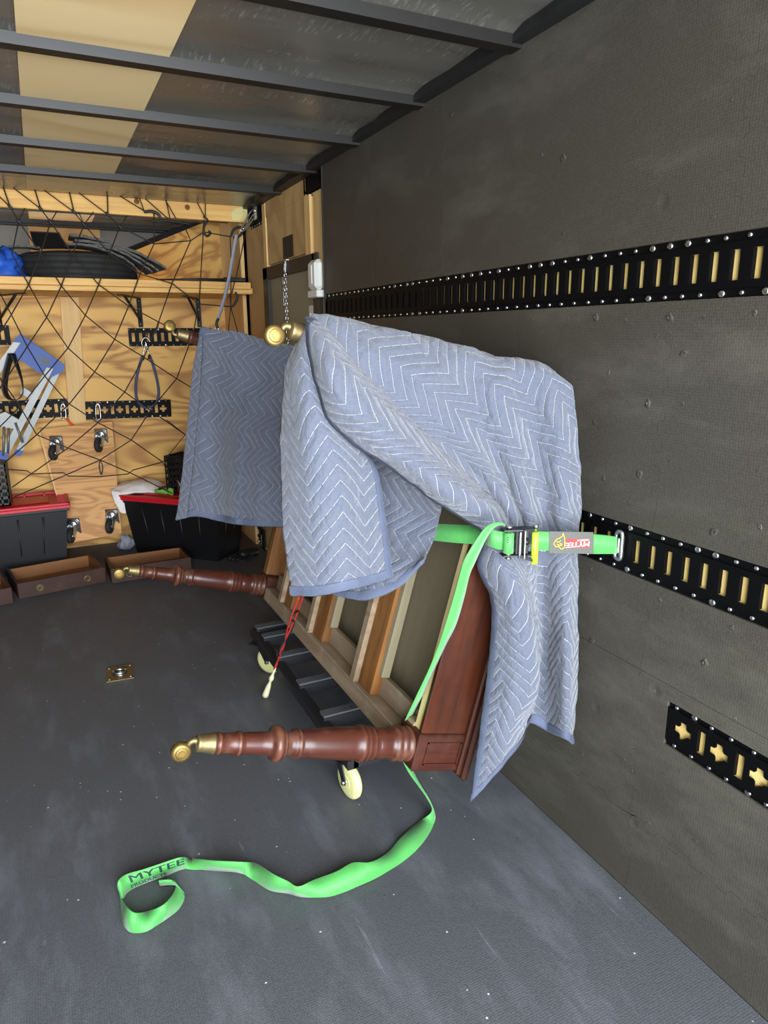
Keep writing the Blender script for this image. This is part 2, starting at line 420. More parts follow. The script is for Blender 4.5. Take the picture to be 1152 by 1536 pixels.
def text_mesh(body, size, sx=1.0, shear=0.0):
    cu = bpy.data.curves.new('lettering', 'FONT'); cu.body = body; cu.size = size; cu.align_x = 'CENTER'; cu.align_y = 'CENTER'; cu.shear = shear
    cu.resolution_u = 3
    o = bpy.data.objects.new('lettering', cu); COL.objects.link(o); bpy.context.view_layer.update()
    me = bpy.data.meshes.new_from_object(o.evaluated_get(bpy.context.evaluated_depsgraph_get()))
    vs = [(v.co.x*sx, v.co.y) for v in me.vertices]; fs = [tuple(p.vertices) for p in me.polygons]
    n0 = len(vs); base = list(vs); bf = list(fs)                 # three close passes make the strokes bold
    for k, dx in ((1, -.028*size), (2, .028*size)):
        vs += [(x+dx, y) for x, y in base]; fs += [tuple(i+n0*k for i in f) for f in bf]
    bpy.data.objects.remove(o); bpy.data.curves.remove(cu); bpy.data.meshes.remove(me)
    return vs, fs

# ---------------------------------------------------------------- the setting: floor
def teeth(a0, L, period, amp):
    """zig-zag of an interlocking mat edge, as (along, sideways) points; keyed to the wall so neighbours match"""
    out = [(0.0, 0.0)]; s = (math.ceil(a0/period+.25)*period - a0)
    while s < L - period*1.1:
        q = period/2
        out += [(s+.1*q, -amp), (s+.9*q, -amp*1.0), (s+.9*q+.006, amp), (s+1.9*q, amp)]
        s += period
    out.append((L, 0.0)); return out
GAP = .0006
def mat_outline(a0, a1, b0, b1, ta0, ta1, tb0, tb1, period, amp):
    """rectangle a0..a1 x b0..b1; t* says whether that edge is toothed"""
    P = []
    def hor(b, tooth, sgn): return [(a0+s, b + (d if tooth else 0) + sgn*GAP) for s, d in (teeth(a0, a1-a0, period, amp) if tooth else [(0, 0), (a1-a0, 0)])]
    def ver(a, tooth, sgn): return [(a + (d if tooth else 0) + sgn*GAP, b0+s) for s, d in (teeth(b0, b1-b0, period, amp) if tooth else [(0, 0), (b1-b0, 0)])]
    bot = hor(b0, tb0, 1); top = hor(b1, tb1, -1); lef = ver(a0, ta0, 1); rig = ver(a1, ta1, -1)
    P += [(a0+GAP, b0+GAP)] + bot[1:-1] + [(a1-GAP, b0+GAP)] + rig[1:-1] + [(a1-GAP, b1-GAP)] + top[1:-1][::-1] + [(a0+GAP, b1-GAP)] + lef[1:-1][::-1]
    return P
LX = -1.12
b = MB(); b.box((LX-.1, -.75, -.08), (1.36, 5.9, -.014)); floor = b.build('floor', 'black', kind='structure')
xs = [LX, -.42, 1.30]; ys = [-.75, .25, 1.45, 2.65, 3.85, 5.05, 5.4]
for i in range(2):
    for j in range(6):
        b = MB(); b.prism(mat_outline(xs[i], xs[i+1], ys[j], ys[j+1], i > 0, i < 1, j > 0, j < 5, .085, .012), (0, 0, -1), .012, ax=(1, 0, 0), ay=(0, 1, 0))
        b.build('floor_mat', 'floor', floor)

# ---------------------------------------------------------------- right wall: liner, foam mats
ZU, ZL = 1.6323, .9628
YE = 3.34                                           # the mats end here, bare plywood beyond
b = MB(); b.box((WX+.0125, -.75, 0), (1.40, YE, HC)); wallr = b.build('wall_right', 'ply_wall', kind='structure')
def wall_mat(y0, y1, z0, z1, tl, tr, tb, tt, holes=()):
    b = MB(); b.prism(mat_outline(y0, y1, z0, z1, tl, tr, tb, tt, .072, .0085), (1, 0, 0), .012, holes=holes, origin=(WX, 0, 0), ax=(0, 1, 0), ay=(0, 0, 1))
    b.build('foam_mat', 'foam', wallr)
def row(seams, z0, z1, tb=False, tt=False, skip=()):
    for i in range(len(seams)-1):
        if i in skip: continue
        wall_mat(seams[i], seams[i+1], z0, z1, i > 0, i < len(seams)-2, tb, tt)
row([-.75, -.12, .46, 1.045, 1.63, 2.21, 2.79, YE], ZU+.0640, 2.283)
row([-.75, .02, .605, 1.187, 1.77, 2.35, 2.93, YE], ZL+.0640, ZU-.0640)
row([-.75, .02, .605, 1.182, 1.77, 2.35, 2.93, YE], .66, ZL-.0640)
row([-.75, 1.175, 1.76, 2.34, 2.92, YE], .235, .66, True, False, skip=(0,))
wall_mat(-.75, 1.175, .235, .66, False, True, True, False, holes=[[(-.2, .50), (1.086, .50), (1.086, .619), (-.2, .619)]])
row([-.75, .0, .58, 1.165, 1.75, 2.33, 2.91, YE], 0.001, .235, False, True)

# puckers in the foam round the fixing nails
random.seed(21)
pk = MB(); nseg = 10; vs = []; fs = []
for (h, r_) in ((0.0, .0155), (-.0012, .0105), (-.0030, .0055), (-.0016, .0030), (-.0002, .0008)):
    for k in range(nseg): a = 2*math.pi*k/nseg; q = r_*(1+.35*math.sin(3*a+r_*400)); vs.append((h, q*math.cos(a)*.7, q*math.sin(a)))
for i_ in range(4):
    for k in range(nseg): fs.append((i_*nseg+k, i_*nseg+(k+1) % nseg, (i_+1)*nseg+(k+1) % nseg, (i_+1)*nseg+k))
fs.append(tuple(range(4*nseg, 5*nseg))); pk.add(vs, fs, True)
PUCK = None
def pucker(y, z):
    global PUCK
    if PUCK is None: PUCK = pk.build('nail_pucker', 'foam', wallr); o = PUCK
    else: o = copy_part(PUCK, wallr)
    k = random.choice((.45, .5, .55, .65, .95)); o.location = (WX+.0006, y, z); o.scale = (k*1.1, k*random.uniform(.7, 1.2), k); o.rotation_euler = (random.uniform(0, 6.28), 0, 0)
for ys_ in (1.045, 1.63, 2.21, 2.79, .46):
    for z in (2.22, 1.98, 1.78):
        for sg in random.choice(((-.05, .05), (.05,), (-.05,))): pucker(ys_+sg+random.uniform(-.02, .02), z+random.uniform(-.05, .03))
    for z in (2.0, 1.78): pucker(ys_-.29+random.uniform(-.05, .05), z+random.uniform(-.06, .06))
for ys_ in (1.187, .605):
    for z in (1.48, 1.33, 1.18):
        for sg in (-.045, .045): pucker(ys_+sg+random.uniform(-.015, .015), z+random.uniform(-.03, .03))
    for z in (1.42, 1.25, 1.12): pucker(ys_+.20+random.uniform(-.06, .06), z+random.uniform(-.05, .05)); pucker(ys_-.25+random.uniform(-.06, .06), z+random.uniform(-.05, .05))
for k in range(9): pucker(.75+k*.115+random.uniform(-.02, .02), ZU-.095+random.uniform(-.008, .008))
for k in range(8): pucker(.72+k*.11+random.uniform(-.02, .02), ZL-.095+random.uniform(-.01, .01)); pucker(.74+k*.10+random.uniform(-.03, .03), ZL+.10+random.uniform(0, .02) if k % 2 else .30+random.uniform(-.03, .03))
for k in range(12): pucker(random.uniform(.72, 1.55), random.choice((random.uniform(.05, .46), random.uniform(.66, .84))))

# ---------------------------------------------------------------- E-tracks
def slot(cx, w=.0255, h=.060): return [(cx-w/2, -h/2), (cx+w/2, -h/2), (cx+w/2, h/2), (cx-w/2, h/2)]
def plus(cx):
    a, c, r = .0240, .0085, .0110; P = []
    for k in range(4):
        t = k*math.pi/2
        for (x, y) in ((a, -c), (a, c), (r*1.15, r*.80), (r*.80, r*1.15)):
            P.append((cx + x*math.cos(t) - y*math.sin(t), x*math.sin(t) + y*math.cos(t)))
    return P
sb = MB(); sb.lathe([(0, .0055), (.0025, .0055), (.0042, .0035), (.0046, .0)], axis=(0, -1, 0), seg=8)
SCREW = None
def etrack(name, loc, rz, n, first, length, kind='slot', h=.127, parent=None, pitch=.0508, screws=True, **kw):
    """track in local x (length), z (height); front faces local -y; first slot centre at x=first"""
    global SCREW
    root = empty(name, loc, (0, 0, rz), parent=parent, **kw)
    b = MB(); hh = .041; n = min(n, int((length-.024-first)/pitch)+1)
    holes = [plus(first+i*pitch) if (kind == 'x' and i % 2 == 0) else slot(first+i*pitch) for i in range(n)]
    b.prism([(0, -hh), (length, -hh), (length, hh), (0, hh)], (0, 1, 0), .0035, holes=holes)
    for s in (-1, 1):                                # stepped flanges
        zs = sorted((s*hh, s*(hh+.004))); b.box((0, .0, zs[0]), (length, .008, zs[1]))
        zs = sorted((s*(hh+.004), s*h/2)); b.box((0, .006, zs[0]), (length, .0095, zs[1]))
    for i in range(n):
        x = first+i*pitch
        if kind == 'x' and i % 2 == 0: b.box((x-.004, .001, -.028), (x+.004, .012, -.0235))
        else: b.box((x-.0127, .0005, -.030), (x-.0090, .0115, .030))
    pl = b.build('track_plate', 'track', root)
    if screws:
        for i in range(n+1):
            x = first + (i-.5)*pitch
            if not .004 < x < length-.004: continue
            for s in (-1, 1):
                if SCREW is None:
                    SCREW = sb.build('screw', 'screw', root); o = SCREW
                else: o = copy_part(SCREW, root)
                o.location = (x + random.uniform(-.004, .004), .006, s*(h/2-.0085)); k = random.choice((1, 1, 1, 1.5)); o.scale = (k, 1, k)
    return root
ea = dict(cat='cargo track')
y_far = YE-.006
etrack('cargo_track', (WX-.0005, y_far, ZU), R(-90), 64, (y_far-(.9857+.0508*46))+.0, 3.33, label='black slotted cargo track along the mats above the blanket', **ea)
etrack('cargo_track', (WX-.0005, y_far, ZL), R(-90), 64, (y_far-(1.2307+.0508*41))+.0, 3.33, label='black slotted cargo track that the ratchet strap hooks into', **ea)
etrack('cargo_track', (WX-.0005, 1.082, .5595), R(-90), 21, 1.082-1.034, 1.2, 'x', h=.118, label='low black cargo track with cross shaped cutouts near the floor', **ea)

# ---------------------------------------------------------------- bare plywood stretch with the side door
XP = 1.335; YB = 5.40
b = MB(); b.box((XP, YE, 0), (1.42, YB+.6, HC)); sidew = b.build('wall_right_front', 'ply_side', kind='structure')
def on_wall(px0, py0, px1, py1, name, mat, t, parent=sidew, x=XP, **kw):
    a = at_x(px0, py0, x); c = at_x(px1, py1, x)
    b = MB(); b.box((x-t, min(a.y, c.y), min(a.z, c.z)), (x+.002, max(a.y, c.y), max(a.z, c.z)), bev=.002)
    return b.build(name, mat, parent, **kw)
b = MB(); b.box((WX-.004, YE-.002, 0), (XP+.02, YE+.006, 2.283)); b.build('mat_edge', 'black', sidew)
b = MB(); b.box((XP-.012, 3.66, 1.92), (XP+.002, 4.34, 2.27)); b.build('plywood_panel', 'ply_side', sidew)
b = MB(); b.box((XP-.016, 3.63, 2.19), (XP+.002, 4.37, 2.285)); b.build('plywood_panel', 'ply_side', sidew)
for y0, y1, z0, z1, t in ((4.34, 4.40, 1.90, 2.27, .02), (3.56, 3.64, 1.90, 2.19, .022), (3.36, 3.52, 1.72, 2.19, .016), (4.86, 5.2, 0, HC, .02)):
    b = MB(); b.box((XP-t, y0, z0), (XP+.002, y1, z1)); b.build('stud', 'pine_z', sidew)
b = MB(); b.box((XP-.0135, 3.86, 1.925), (XP-.011, 4.04, 2.04)); b.build('notch_plate', 'blackmetal', sidew)  # dark plate added to stand in for the square notch hole in the plywood
door = empty('door_1', (XP, 3.9, 0), kind='structure')
def dbox(name, mat, y0, y1, z0, z1, t, par=door):
    b = MB(); b.box((-t, y0-3.9, z0), (.003, y1-3.9, z1), bev=.003); return b.build(name, mat, par)
dbox('door_panel', 'door', 3.52, 4.33, .02, 1.85, .006); dbox('door_frame', 'darkframe', 4.32, 4.41, 0, 1.905, .03); dbox('door_frame', 'darkframe', 3.50, 4.41, 1.835, 1.905, .03)
dbox('door_frame', 'darkframe', 3.46, 3.53, 0, 1.905, .03)

# door holdback chain with a hook and a coiled spring
ch = empty('door_chain', (XP-.035, 3.95, 1.90), label='silver door chain hanging from the dark door frame', cat='chain')
def oval(c, a, b_, ax1, ax2, n=12): return [Vector(c) + Vector(ax1)*(a*math.cos(2*math.pi*k/n)) + Vector(ax2)*(b_*math.sin(2*math.pi*k/n)) for k in range(n)]
lm = MB(); lm.tube(oval((0, 0, 0), .007, .0125, (0, 1, 0), (0, 0, 1)), .0021, 6, True); link0 = lm.build('chain_link', 'steel', ch)
link0.location = (0, 0, -.05)
for i in range(1, 22): copy_part(link0, ch, (0, 0, -.05-i*.0195), (0, 0, R(90)*(i % 2)))
for i in (0, 1):
    lm = MB(); lm.tube(oval((0, -.004+i*.006, -.012-i*.022), .011, .017, (0, 1, 0), (0, 0, 1), 14), .0035, 6, True); lm.build('quick_link', 'white', ch)
lm = MB(); lm.tube(smooth_path([(.02, -.02, .012), (0, -.012, .012), (-.006, -.002, .004), (0, .004, -.004)]), .004, 6); lm.build('hook', 'steel', ch)
sp = [(.0, .05+.008*math.cos(k*.9), -.10-.0012*k + 0) for k in range(1)]
sp = [(.008*math.sin(k*.8), .045+.008*math.cos(k*.8), -.075-k*.0011) for k in range(150)]
lm = MB(); lm.tube(sp, .0018, 5); lm.build('coil_spring', 'steel', ch)
lm = MB(); lm.tube([(0, .012, -.03), (0, .045, -.05), (0, .045, -.076)], .002, 5); lm.build('wire', 'steel', ch)

# light fixture and switch plate beside the door
fx = empty('light_fixture', (XP-.016, 3.44, 1.72), label='white plastic light fixture on the plywood beside the door', cat='light fixture')
b = MB(); b.box((-.052, -.06, .0), (0, .06, .145), bev=.018); b.build('lens_cover', 'white', fx)
b = MB(); b.box((-.05, -.066, -.035), (.0, .066, .0), bev=.004); b.build('base', 'white', fx)
b = MB(); b.box((-.056, -.012, .03), (-.051, .012, .12), bev=.002); b.build('rib', 'white', fx)
sw = empty('switch_plate', (XP-.002, 3.60, 1.60), label='small white switch plate just below the light fixture', cat='switch')
b = MB(); b.box((-.014, -.035, -.055), (0, .035, .055), bev=.004); b.build('plate', 'white', sw)
b = MB(); b.box((-.022, -.008, -.016), (-.013, .008, .016), bev=.002); b.build('toggle', 'white', sw)
etrack('short_track', (XP-.016, 3.655, 2.245), R(-90), 5, .035, .27, label='short black track piece high up where the mats end', cat='cargo track')
etrack('short_track', (XP-.010, 4.72, 2.235), R(-90), 7, .03, .37, label='short black track piece in the top corner holding a carabiner', cat='cargo track')

# ---------------------------------------------------------------- left wall, back wall, nose
b = MB(); b.box((LX-.1, -.75, 0), (LX, YB+.6, HC)); b.build('wall_left', 'foam', kind='structure')
b = MB(); b.prism([(LX, 0), (XP, 0), (XP, 1.80), (LX, 1.80)], (0, 1, 0), .02, origin=(0, YB, 0)); back = b.build('wall_back', 'ply_back', kind='structure')
b = MB(); b.box((1.290, 4.86, .0), (XP, 5.40, HC)); b.build('corner_post', 'pine_z', back)
p0 = at_y(90, 447, 5.38); p1 = at_y(118, 447, 5.38); q0 = at_y(104, 633, 5.38); q1 = at_y(129, 633, 5.38)
b = MB(); b.prism([(q0.x, q0.z), (q1.x, q1.z), (p1.x, 1.765), (p0.x, 1.765)], (0, 1, 0), .038, origin=(0, 5.36, 0)); b.build('stud', 'pine_z', back)
# tapered nose above the shelf: metal front, plywood stripe, slanted plywood cheek with dark edging
b = MB(); b.box((LX, 5.80, 1.72), (XP, 5.84, HC+.03)); nose = b.build('wall_front_nose', 'nosemetal', kind='structure')
b = MB(); b.box((.03, 5.785, 1.72), (.50, 5.80, HC)); b.build('plywood_panel', 'ply_side', nose)
A = Vector((XP, 5.40, 0)); B = Vector((.50, 5.90, 0)); d = (B-A).normalized(); n = Vector((-d.y, d.x, 0))
zt = lambda t: 2.36 - .34*t
b = MB(); b.prism([(0, 1.75), (1.0, 1.75), (1.0, zt(1.0)), (0, zt(0))], n, .02, origin=A, ax=d, ay=(0, 0, 1)); b.build('cheek_panel', 'ply_back', nose)
b = MB(); b.prism([(0, zt(0)), (1.0, zt(1.0)), (1.0, zt(1.0)+.045), (0, zt(0)+.045)], n*-1, .03, origin=A, ax=d, ay=(0, 0, 1)); b.build('edge_trim', 'black', nose)
b = MB(); b.box((LX, 5.72, HC-.045), (XP, 5.80, HC-.001)); b.build('front_trim', 'black', nose)

# ---------------------------------------------------------------- ceiling: sheet, stripe of plywood, ribs
RY = [1.8228+.5535*i + .02 for i in range(-3, 8)]
b = MB(); ny = 210; y0, y1 = -.75, 5.82
def sag(y):
    k = (y-RY[0])/.5535; f = k - math.floor(k); e = min(f, 1-f)*.5535
    return HC + .006 - .022*math.exp(-((1-f)*.5535/.085)**2) - .004*math.sin(math.pi*f)
vs = []; fs = []
for j in range(ny+1):
    y = y0 + (y1-y0)*j/ny
    for x in (LX-.1, 1.42): vs.append((x, y, sag(y)))
for j in range(ny): fs.append((2*j, 2*j+2, 2*j+3, 2*j+1))
for j in range(1): pass
b.add(vs, fs, True)
ceil = b.build('ceiling', 'metal', kind='structure')
b = MB(); b.box((LX-.1, -.75, HC+.03), (1.42, 5.9, HC+.06)); b.build('roof_deck', 'black', ceil)
for i in range(len(RY)-1):
    b = MB(); b.box((.042, RY[i]+.004, HC-.012), (.442, RY[i+1]-.004, HC-.004)); b.build('plywood_panel', 'ply_ceiling', ceil)
rb = MB(); hw = .032
rb.prism([(-hw-.012, 0), (-hw, 0), (-hw+.008, -.034), (hw-.008, -.034), (hw, 0), (hw+.012, 0), (hw+.012, .004), (-hw-.012, .004)], (1, 0, 0), 2.44, origin=(LX, 0, 0), ax=(0, 1, 0), ay=(0, 0, 1))
rib0 = None
for y in RY:
    if y > 4.55 and y < 4.75: continue
    if rib0 is None: rib0 = rb.build('roof_rib', 'rib', ceil); o = rib0
    else: o = copy_part(rib0, ceil)
    o.location = (0, y-.026, HC-.004)
b = MB()
pts = [(WX-.045, -.75), (WX+.1, -.75), (WX+.1, 5.0), (WX-.035, 5.0)]
edge = []
y = 5.0
while y > -.75: edge.append((WX-.035+random.uniform(-.012, .006), y)); y -= random.uniform(.05, .16)
b.prism([(WX+.1, -.75), (WX+.1, 5.0)] + edge, (0, 0, 1), .028, origin=(0, 0, 2.275), ax=(1, 0, 0), ay=(0, 1, 0)); b.build('trim_1', 'black', kind='structure')

# ---------------------------------------------------------------- header beam, shelf and its brackets
YF = 4.62
hd = empty('header_beam', (0, YF, 2.25), label='pine header beam across the trailer just under the roof', cat='beam')
b = MB(); b.box((LX, 0, -.052), (1.285, .04, .050), bev=.003); b.build('board', 'pine_x', hd)
def disc(px, py, r, mat, par, Y=YF):
    p = at_y(px, py, Y); b = MB(); b.lathe([(0, r), (.0015, r*.9), (.0015, 0)], axis=(0, -1, 0), seg=14); o = b.build('knot', mat, par); o.location = Vector((p.x, Y, p.z))-par.location
for px, py in ((281, 311), (205, 302)): disc(px, py, .016, 'orangewood', hd)
hp = empty('hanger_plate', (1.24, YF-.005, 2.245), label='pale yellow rounded hanger plate at the right end of the header', cat='bracket')
b = MB(); b.prism([(.045, -.04), (.045, .04), (.0, .04), (-.03, .03), (-.055, .008), (-.06, -.01), (-.055, -.04)], (0, 1, 0), .004); b.build('plate', 'plate', hp)
b = MB(); b.lathe([(0, .004), (.003, .003), (.003, 0)], axis=(0, -1, 0), seg=8); b.build('rivet', 'screw', hp).location = (.02, 0, .015)
sh = empty('shelf', (0, YF, 1.80), label='long pine shelf carrying the tyre and foam mats', cat='shelf')
b = MB(); b.box((LX, .02, -.030), (1.30, .78, .0)); b.build('shelf_board', 'pine_y', sh)
b = MB(); b.box((LX, 0, -.006), (1.286, .03, .036), bev=.003); b.build('front_lip', 'pine_x', sh)
b = MB(); b.box((LX, -.004, -.036), (1.288, .03, -.008), bev=.003); b.build('front_lip', 'pine_x', sh)
def bracket(px, label, turn=-24):
    p = at_y(px, 447, 5.385); r = empty('shelf_bracket', (p.x, YB-.010, 1.768), (0, 0, R(turn)), label=label, cat='bracket', group='brackets under the shelf')
    b = MB(); b.box((-.016, -.006, -.20), (.016, 0, 0)); b.build('wall_plate', 'blackmetal', r)
    b = MB(); b.box((-.016, -.42, -.0055), (.016, 0, -.0005)); b.build('arm', 'blackmetal', r)
    b = MB(); b.tube([(0, -.30, -.004), (0, -.008, -.15)], .009, 6); b.build('brace', 'blackmetal', r)
    for z in (-.02, -.075, -.18): copy_part(SCREW, r, (0, -.005, z)).scale = (.9, 1, .9)
bracket(208, 'black shelf bracket with holes between stud and corner'); bracket(297, 'black shelf bracket nearest the right corner post'); bracket(-6, 'black shelf bracket at the left edge above the ladder', 24)

# cargo tracks on the back wall
def back_track(px0, py, px1, kind, label, n, first=.03, rot=0.0):
    a = at_y(px0, py, YB-.0125); c = at_y(px1, py, YB-.0125)
    r = etrack('cargo_track', (a.x, YB-.0130, a.z), 0, n, first, c.x-a.x, kind, label=label, cat='cargo track'); r.rotation_euler = (0, rot, 0)
    return r
back_track(193, 506, 318, 'slot', 'black slotted track on the back wall with the blue cord loop', 11)
back_track(-30, 503, 15, 'slot', 'black slotted track stub above the ladder at the left edge', 4, .028)
back_track(128, 616, 257, 'x', 'black cross cut track on the back wall right of the stud', 12, .027, .02)
back_track(-40, 618, 104, 'x', 'black cross cut track behind the step ladder', 13, .045)

# ---------------------------------------------------------------- antique table lying on its long edge, top against the wall
TAU = R(16)
TB = empty('library_table', (.815, 1.55, .372), (0, TAU, 0), label='antique mahogany table on its side under the quilted blanket', cat='table')
TL, TW, AD = 1.45, 1.012, .165           # leg spacing along the trailer, leg spacing up the wall, apron depth
prof = [(-.01, .046), (.004, .050), (.012, .046), (.016, .043), (.024, .050), (.034, .046), (.038, .043), (.046, .049), (.056, .046), (.062, .040), (.075, .039), (.098, .043), (.112, .042), (.120, .039),
        (.124, .044), (.132, .047), (.139, .044), (.144, .047), (.152, .049), (.159, .046), (.164, .050), (.172, .048), (.178, .044), (.20, .0445), (.26, .0425), (.32, .038), (.352, .0345), (.356, .032),
        (.360, .038), (.366, .039), (.371, .035), (.376, .037), (.381, .032), (.400, .030), (.404, .034), (.410, .040), (.413, .037), (.418, .044), (.428, .047), (.438, .044), (.443, .036), (.450, .0295), (.48, .0285), (.52, .027), (.530, .0265),
        (.533, .030), (.539, .031), (.543, .027), (.56, .0255), (.585, .0245), (.588, .027), (.594, .027), (.597, .024), (.606, .0235)]
prof = [(a*.925, r) for a, r in prof]
def make_leg(y, z, first):
    if first is None:
        b = MB(); b.lathe(prof, axis=(-1, 0, 0), seg=32); lg = b.build('leg', 'mahog_leg', TB)
        b = MB(); b.lathe([(.556, .0255), (.561, .0265), (.565, .0245), (.592, .0205), (.598, .0215), (.602, .017), (.605, .0)], axis=(-1, 0, 0), seg=24); b.build('caster_socket', 'brassdull', lg)
        P = smooth_path([(-.596, 0, .004), (-.607, 0, .007), (-.616, 0, .003), (-.620, 0, -.006), (-.626, 0, -.016)], 5); n_ = len(P)
        b = MB(); b.tube(P, [.0095-.004*k/(n_-1) for k in range(n_)], 10); b.build('caster_fork', 'brassdull', lg)
        wc = (-.634, 0, -.022)
        b = MB(); b.lathe([(-.011, .004), (-.011, .018), (-.008, .0235), (.008, .0235), (.011, .018), (.011, .004)], origin=wc, axis=(0, 1, 0), seg=28)
        b.lathe([(-.014, .0075), (.014, .0075)], origin=wc, axis=(0, 1, 0), seg=14)
        b.lathe([(-.0125, .0155), (-.0125, .0135), (-.011, .0145)], origin=wc, axis=(0, 1, 0), seg=24, closed=True); b.build('caster_wheel', 'brass', lg)
        first = lg
    else: lg = copy_tree(first, TB)
    lg.location = (0, y, z)
    if y > 1 and z > .5: lg.rotation_euler = (R(165), 0, 0)        # the far upper caster has swung upward
    return first
lg = make_leg(0, 0, None)
for y, z in ((TL, 0), (0, TW), (TL, TW)): make_leg(y, z, lg)
lg.children[0]  # near lower leg stays where it is
# corner blocks, each with a raised moulding frame on its outer faces
hb = .056
def block(y, z, sy, sz):
    b = MB(); b.box((0, y-hb, z-hb), (AD, y+hb, z+hb), bev=.004); o = b.build('corner_block', 'mahog_y', TB)
    b = MB(); yo = y+sy*hb
    for (x0, z0, x1, z1) in ((.03, z-.034, .145, z-.030), (.03, z+.030, .145, z+.034), (.03, z-.034, .034, z+.034), (.141, z-.034, .145, z+.034)):
        b.box((x0, min(yo, yo+sy*.004), z0), (x1, max(yo, yo+sy*.004), z1))
    b.build('moulding', 'mahog_y', o)
for y, sy in ((0, -1), (TL, 1)):
    for z, sz in ((0, -1), (TW, 1)): block(y, z, sy, sz)
def tbox(name, mat, a, c, bev=.0015, par=None):
    b = MB(); b.box(a, c, bev=bev); return b.build(name, mat, par or TB)
# aprons
tbox('end_apron', 'mahog_z', (.004, -.052, hb), (AD, -.034, TW-hb), .003); tbox('end_lining', 'palewood', (.010, -.034, hb), (AD-.02, -.002, TW-hb))
tbox('end_apron', 'mahog_z', (.004, TL+.034, hb), (AD, TL+.052, TW-hb), .003); tbox('end_lining', 'orangewood', (.002, TL-.01, hb), (AD-.02, TL+.034, TW-hb))
tbox('long_rail', 'greywood', (0, hb, -.048), (AD, TL-hb, .008), .003); tbox('long_rail', 'greywood', (0, hb, TW-.008), (AD, TL-hb, TW+.048), .003)
tbox('runner', 'greywood', (.05, hb-.05, .010), (.07, TL-hb, .075)); tbox('runner', 'greywood', (.05, hb, TW-.075), (.07, TL-hb, TW-.010))
tbox('glue_block', 'greywood', (.004, -.005, .052), (.05, .04, .066))
tbox('dust_panel', 'dust', (AD-.018, -.03, .0), (AD-.002, TL+.03, TW))
# drawer partitions across the underside
for y, w, m in ((.34, .10, 'orangewood'), (.78, .10, 'orangewood'), (1.14, .09, 'orangewood')):
    tbox('partition', m, (.018, y-w/2, .008), (.075, y+w/2, TW-.008), .003)
    tbox('partition_lip', 'greywood', (.0, y+w/2-.002, .008), (.07, y+w/2+.03, TW-.008))
    tbox('partition_runner', 'dust', (.03, y-w/2-.022, .078), (.06, y-w/2, TW-.08))
# table top with a moulded edge
b = MB(); b.box((AD, -.080, -.078), (AD+.022, TL+.080, TW+.035), bev=.007); b.box((AD-.014, -.068, -.066), (AD+.002, TL+.068, TW+.03), bev=.005); b.build('top', 'mahog_z', TB)

# ---------------------------------------------------------------- wheeled dolly under the table
DX0, DX1, DY0, DY1 = .735, 1.175, 1.80, 2.96
DL = empty('furniture_dolly', (.95, 2.38, 0), label='black steel furniture dolly with cream wheels under the table', cat='dolly')
def dlb(name, mat, a, c, bev=.002, par=DL): 
    b = MB(); b.box([a[i]-DL.location[i] for i in range(3)], [c[i]-DL.location[i] for i in range(3)], bev=bev); return b.build(name, mat, par)
for x in (DX0, DX1-.04): dlb('side_rail', 'dolly', (x, DY0, .150), (x+.04, DY1, .182))
for i, y in enumerate((DY0, 2.06, 2.32, 2.58, 2.80, DY1-.05)):
    c = dlb('cross_bar', 'dolly', (DX0+.02, y, .152), (DX1-.02, y+.05, .192))
    dlb('pad_strip', 'carpet', (DX0+.022, y+.003, .192), (DX1-.022, y+.047, .200), .001, c)
WHEEL = None
def dolly_caster(x, y, ang):
    global WHEEL
    if WHEEL is None:
        r = empty('caster', parent=DL); WHEEL = r
        b = MB(); b.lathe([(-.016, .008), (-.016, .045), (-.013, .056), (-.006, .0625), (.006, .0625), (.013, .056), (.016, .045), (.016, .008)], axis=(0, 1, 0), origin=(.03, 0, .063), seg=32); b.build('wheel', 'cream', r)
        b = MB(); b.lathe([(-.0175, .024), (.0175, .024)], axis=(0, 1, 0), origin=(.03, 0, .063), seg=20); b.build('hub', 'cream', r)
        b = MB()
        for s in (-1, 1): b.prism([(-.022, .142), (.014, .142), (.041, .07), (.038, .055), (.024, .055), (.016, .072)], (0, 1, 0), .004, origin=(0, s*.024-.002, 0))
        b.box((-.022, -.026, .136), (.03, .026, .142)); b.build('fork', 'blackmetal', r)
        b = MB(); b.lathe([(-.032, .008), (-.028, .009), (.028, .009), (.032, .008)], axis=(0, 1, 0), origin=(.03, 0, .063), seg=6); b.build('axle_bolt', 'screw', r)
        b = MB(); b.box((-.05, -.045, .144), (.05, .045, .150), bev=.001); b.build('swivel_plate', 'blackmetal', r)
    else: r = copy_tree(WHEEL, DL)
    r.location = Vector((x, y, 0))-DL.location; r.rotation_euler = (0, 0, ang); return r
dolly_caster(.765, 1.90, R(-80)); dolly_caster(.77, 2.87, R(-50)); dolly_caster(1.11, 1.90, R(100)); dolly_caster(1.11, 2.86, R(200))

